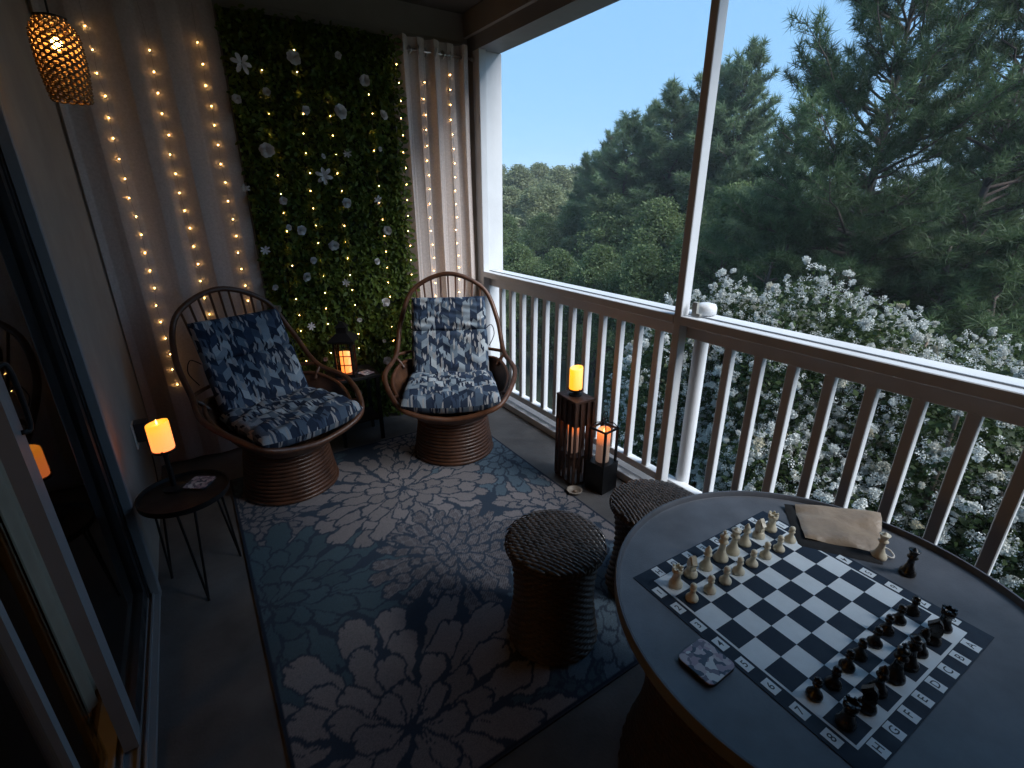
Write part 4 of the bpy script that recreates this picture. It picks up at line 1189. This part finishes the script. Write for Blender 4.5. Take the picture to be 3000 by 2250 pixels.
yp = tree_meshes("young_pine", 3, pine_proto(7, 5, .06, .30, 5, .24, 20, .19, .0075), needle_y)
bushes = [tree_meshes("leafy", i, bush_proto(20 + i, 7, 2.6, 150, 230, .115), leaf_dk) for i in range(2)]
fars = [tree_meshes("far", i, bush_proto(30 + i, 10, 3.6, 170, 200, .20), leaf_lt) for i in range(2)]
PH = [13.5, 9, 9]
def tree(name, label, cat, pr, ph, x, y, D, rz, grp, wide=1.0):
    p = atd(x, y, D); s = (p.z - GZ) / ph
    t = thing(name, label, cat, (p.x, p.y, GZ), rz, grp)
    t.scale = (s * wide, s * wide, s)
    put("trunk", pr[0], t); put("crown", pr[1], t)
    return t
pd_ = [(2830, -640, 9.8, 0, .3, "tall dark pine with bare limbs crossing the sky behind the shrubs", .88),
       (3190, -420, 10.5, 0, 2.0, "tall dark pine partly beyond the second screen post", 1.0),
       (2200, 150, 17, 1, .7, "pointed pine top just right of the screen post", 1.0),
       (2060, 235, 18.5, 2, 2.9, "pine behind the screen post with spiky top", 1.0),
       (1905, 318, 19, 1, 1.4, "pine stepping down the skyline beside the screen post", 1.0),
       (1795, 400, 20, 2, 4.4, "pine lower on the sloping skyline, next to the far trees", 1.05),
       (1725, 462, 21, 1, 5.3, "short pine at the foot of the sloping skyline", 1.0),
       (1845, 352, 18, 2, 0.9, "bushy pine filling the middle of the sloping skyline", 1.25),
       (1985, 262, 17.5, 1, 5.1, "bushy pine rising against the near edge of the screen post", 1.2),
       (2125, 205, 17.5, 2, 1.9, "bushy pine shouldering the pointed pine top", 1.2),
       (2350, 330, 13, 2, 3.3, "slim pine between the pointed pine and the tall dark pines", 1.0),
       (2960, 250, 13, 1, 0.2, "smaller pine in the shade of the tall dark pines", 1.1)]
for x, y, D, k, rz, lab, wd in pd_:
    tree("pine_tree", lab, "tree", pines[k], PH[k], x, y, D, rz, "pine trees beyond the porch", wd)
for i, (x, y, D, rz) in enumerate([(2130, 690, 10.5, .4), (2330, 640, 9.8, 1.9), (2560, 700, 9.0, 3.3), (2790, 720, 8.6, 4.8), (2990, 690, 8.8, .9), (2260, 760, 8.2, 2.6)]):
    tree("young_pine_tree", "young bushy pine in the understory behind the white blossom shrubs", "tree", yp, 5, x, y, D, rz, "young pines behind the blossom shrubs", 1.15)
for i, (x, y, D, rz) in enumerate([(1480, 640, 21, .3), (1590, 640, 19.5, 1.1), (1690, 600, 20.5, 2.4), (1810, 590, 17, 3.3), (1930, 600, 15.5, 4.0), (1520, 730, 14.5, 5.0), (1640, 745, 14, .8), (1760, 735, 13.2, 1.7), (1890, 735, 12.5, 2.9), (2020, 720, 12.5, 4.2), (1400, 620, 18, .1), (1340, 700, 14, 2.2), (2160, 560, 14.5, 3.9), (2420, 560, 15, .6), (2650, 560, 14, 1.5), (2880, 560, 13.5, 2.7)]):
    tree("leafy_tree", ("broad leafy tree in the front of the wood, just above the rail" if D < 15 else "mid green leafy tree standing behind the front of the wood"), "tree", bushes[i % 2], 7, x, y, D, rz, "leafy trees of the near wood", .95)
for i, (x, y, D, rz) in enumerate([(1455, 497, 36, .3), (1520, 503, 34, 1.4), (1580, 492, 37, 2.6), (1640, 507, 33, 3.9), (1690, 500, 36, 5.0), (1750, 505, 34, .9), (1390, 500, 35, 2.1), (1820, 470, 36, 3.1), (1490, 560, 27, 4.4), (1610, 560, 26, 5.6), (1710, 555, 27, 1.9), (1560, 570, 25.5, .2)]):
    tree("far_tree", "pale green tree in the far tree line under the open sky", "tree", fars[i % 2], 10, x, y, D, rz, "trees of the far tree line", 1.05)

# crape myrtles with white blossom clusters
def blossom(seed):
    g = np.random.default_rng(seed); P = []
    for k in range(int(g.integers(4, 8))):
        c = np.array([g.normal(0, .32), g.normal(0, .32), g.uniform(-.2, .85)]); r = g.uniform(.26, .50); n = int(70 * r / .4)
        P.append(c + unit(n, g) * (r * g.uniform(.5, 1, n) ** .4)[:, None])
    p = np.concatenate(P); n = len(p)
    A, B, C = rot_np(g.uniform(-1.5, 1.5, n), g.uniform(-1.5, 1.5, n), g.uniform(0, 6.28, n))
    LB = np.array([(0, 0, 0), (.5, .35, .16), (.30, .95, .0), (-.30, 1.0, .1), (-.5, .4, .16)], float)
    V, F = scatter(LB, np.array([(0, 1, 2, 3, 4)]), p, C @ B @ A, g.uniform(.12, .24, n))
    return fastmesh("blossom_cluster", V, F, blossom_m)
blm = [blossom(50 + i) for i in range(8)]
def myrtle(label, cx, cy_, top, rx, seed, nb):
    g = np.random.default_rng(seed); rnd = random.Random(seed)
    t = thing("crape_myrtle", label, "shrub", (cx, cy_, GZ), 0, "white crape myrtles below the railing")
    h = top - GZ
    mb = MB()
    for k in range(6):
        a = k * 1.05 + rnd.uniform(-.3, .3)
        mb.tube(cr([(.06 * math.cos(a), .06 * math.sin(a), 0), (.25 * rx * math.cos(a), .25 * rx * math.sin(a), h * .4), (.5 * rx * math.cos(a), .5 * rx * math.sin(a), h * .75), (.62 * rx * math.cos(a), .62 * rx * math.sin(a), h * .92)], 4), [.035 - .0022 * i for i in range(13)], 6)
    mb.obj("trunk", M("myrtle_bark_%d" % seed, (.16, .12, .09), .7, .3, 10), t, True)
    # crown: lumpy ellipsoid
    def surf(d):
        l = 1 + .09 * np.sin(3.1 * d[:, 0] * 2 + seed) * np.sin(4.3 * d[:, 2] * 2) + .05 * np.sin(6 * d[:, 1] + 2 * seed)
        return np.stack([d[:, 0] * rx * l, d[:, 1] * rx * l, d[:, 2] * h * .36 * l], -1) + np.array([0, 0, h * .64])
    n = 26000
    d = unit(n, g); pos = surf(d); c0 = np.array([0, 0, h * .64])
    pos = c0 + (pos - c0) * (g.uniform(.25, 1, n) ** .45)[:, None] + g.normal(0, .04, (n, 3))
    A, B, C = rot_np(g.normal(.1, .8, n), g.normal(0, .8, n), g.uniform(0, 6.28, n))
    V, F = scatter(LQ, LQF, pos, C @ B @ A, g.uniform(.035, .065, n))
    put("foliage", fastmesh("foliage", V, F, myrtle_leaf), t)
    k = 0; tries = 0
    while k < nb and tries < nb * 20:
        tries += 1
        dd = unit(1, g)
        if dd[0, 0] > .55: continue                       # far side, never seen
        if dd[0, 2] < -.9: continue
        if g.uniform() > .45 + .55 * max(0, dd[0, 2]) + .1: continue
        p = surf(dd)[0]; p = c0 + (p - c0) * g.uniform(.93, 1.08)
        s = .026 + .042 * g.uniform() ** 1.6
        put("blossom_cluster", blm[k % 8], t, tuple(p), (g.normal(0, .5), g.normal(0, .5) - .3, g.uniform(0, 6.28)), s); k += 1
    ex = []
    eV, eF, off = [], [], 0
    for k in range(1400):
        dd = unit(1, g)
        if dd[0, 0] > .5: continue
        p = surf(dd)[0]; p = c0 + (p - c0) * g.uniform(.90, 1.05)
        nb_ = 34; q = p + unit(nb_, g) * g.uniform(.008, .034, nb_)[:, None]
        A, B, C = rot_np(g.uniform(-1.4, 1.4, nb_), g.uniform(-1.4, 1.4, nb_), g.uniform(0, 6.28, nb_))
        v_, f_ = scatter(LQ, LQF, q, C @ B @ A, g.uniform(.010, .018, nb_)); eV.append(v_); eF.append(f_ + off); off += len(v_)
    tag(put('small_blossoms', fastmesh('small_blossoms', np.concatenate(eV), np.concatenate(eF), blossom_m), t), kind='stuff')
    return t
myrtle("white crape myrtle with a peaked crown behind the middle of the chess table railing", 4.75, 1.95, .84, 1.0, 3, 300)
myrtle("white crape myrtle whose crown just clears the rail next to the newel post", 4.95, 2.85, .66, .80, 9, 260)
myrtle("white crape myrtle seen through the balusters beside the screen post", 4.75, 3.35, .50, .95, 4, 290)
myrtle("white crape myrtle with flat crown toward the far end of the railing", 4.6, 1.0, .62, .95, 5, 300)
myrtle("low white crape myrtle in front, seen only between the balusters", 3.85, 1.55, -.05, .80, 6, 290)
myrtle("white crape myrtle at the shaded far end of the shrub row", 4.2, .05, .10, .80, 8, 200)

# ------------------------------------------------------------------ evening haze
hz = NT("haze_air"); hz.t.nodes.remove(hz.b)
pv = hz.n("ShaderNodeVolumePrincipled"); pv.inputs["Color"].default_value = (.86, .92, 1, 1); pv.inputs["Density"].default_value = .0017
hz.l(pv.outputs[0], hz.out.inputs["Volume"])
tag(MB().box((-6, -720, GZ - 1.4), (920, 720, 13)).obj("haze", hz.m), kind="stuff")
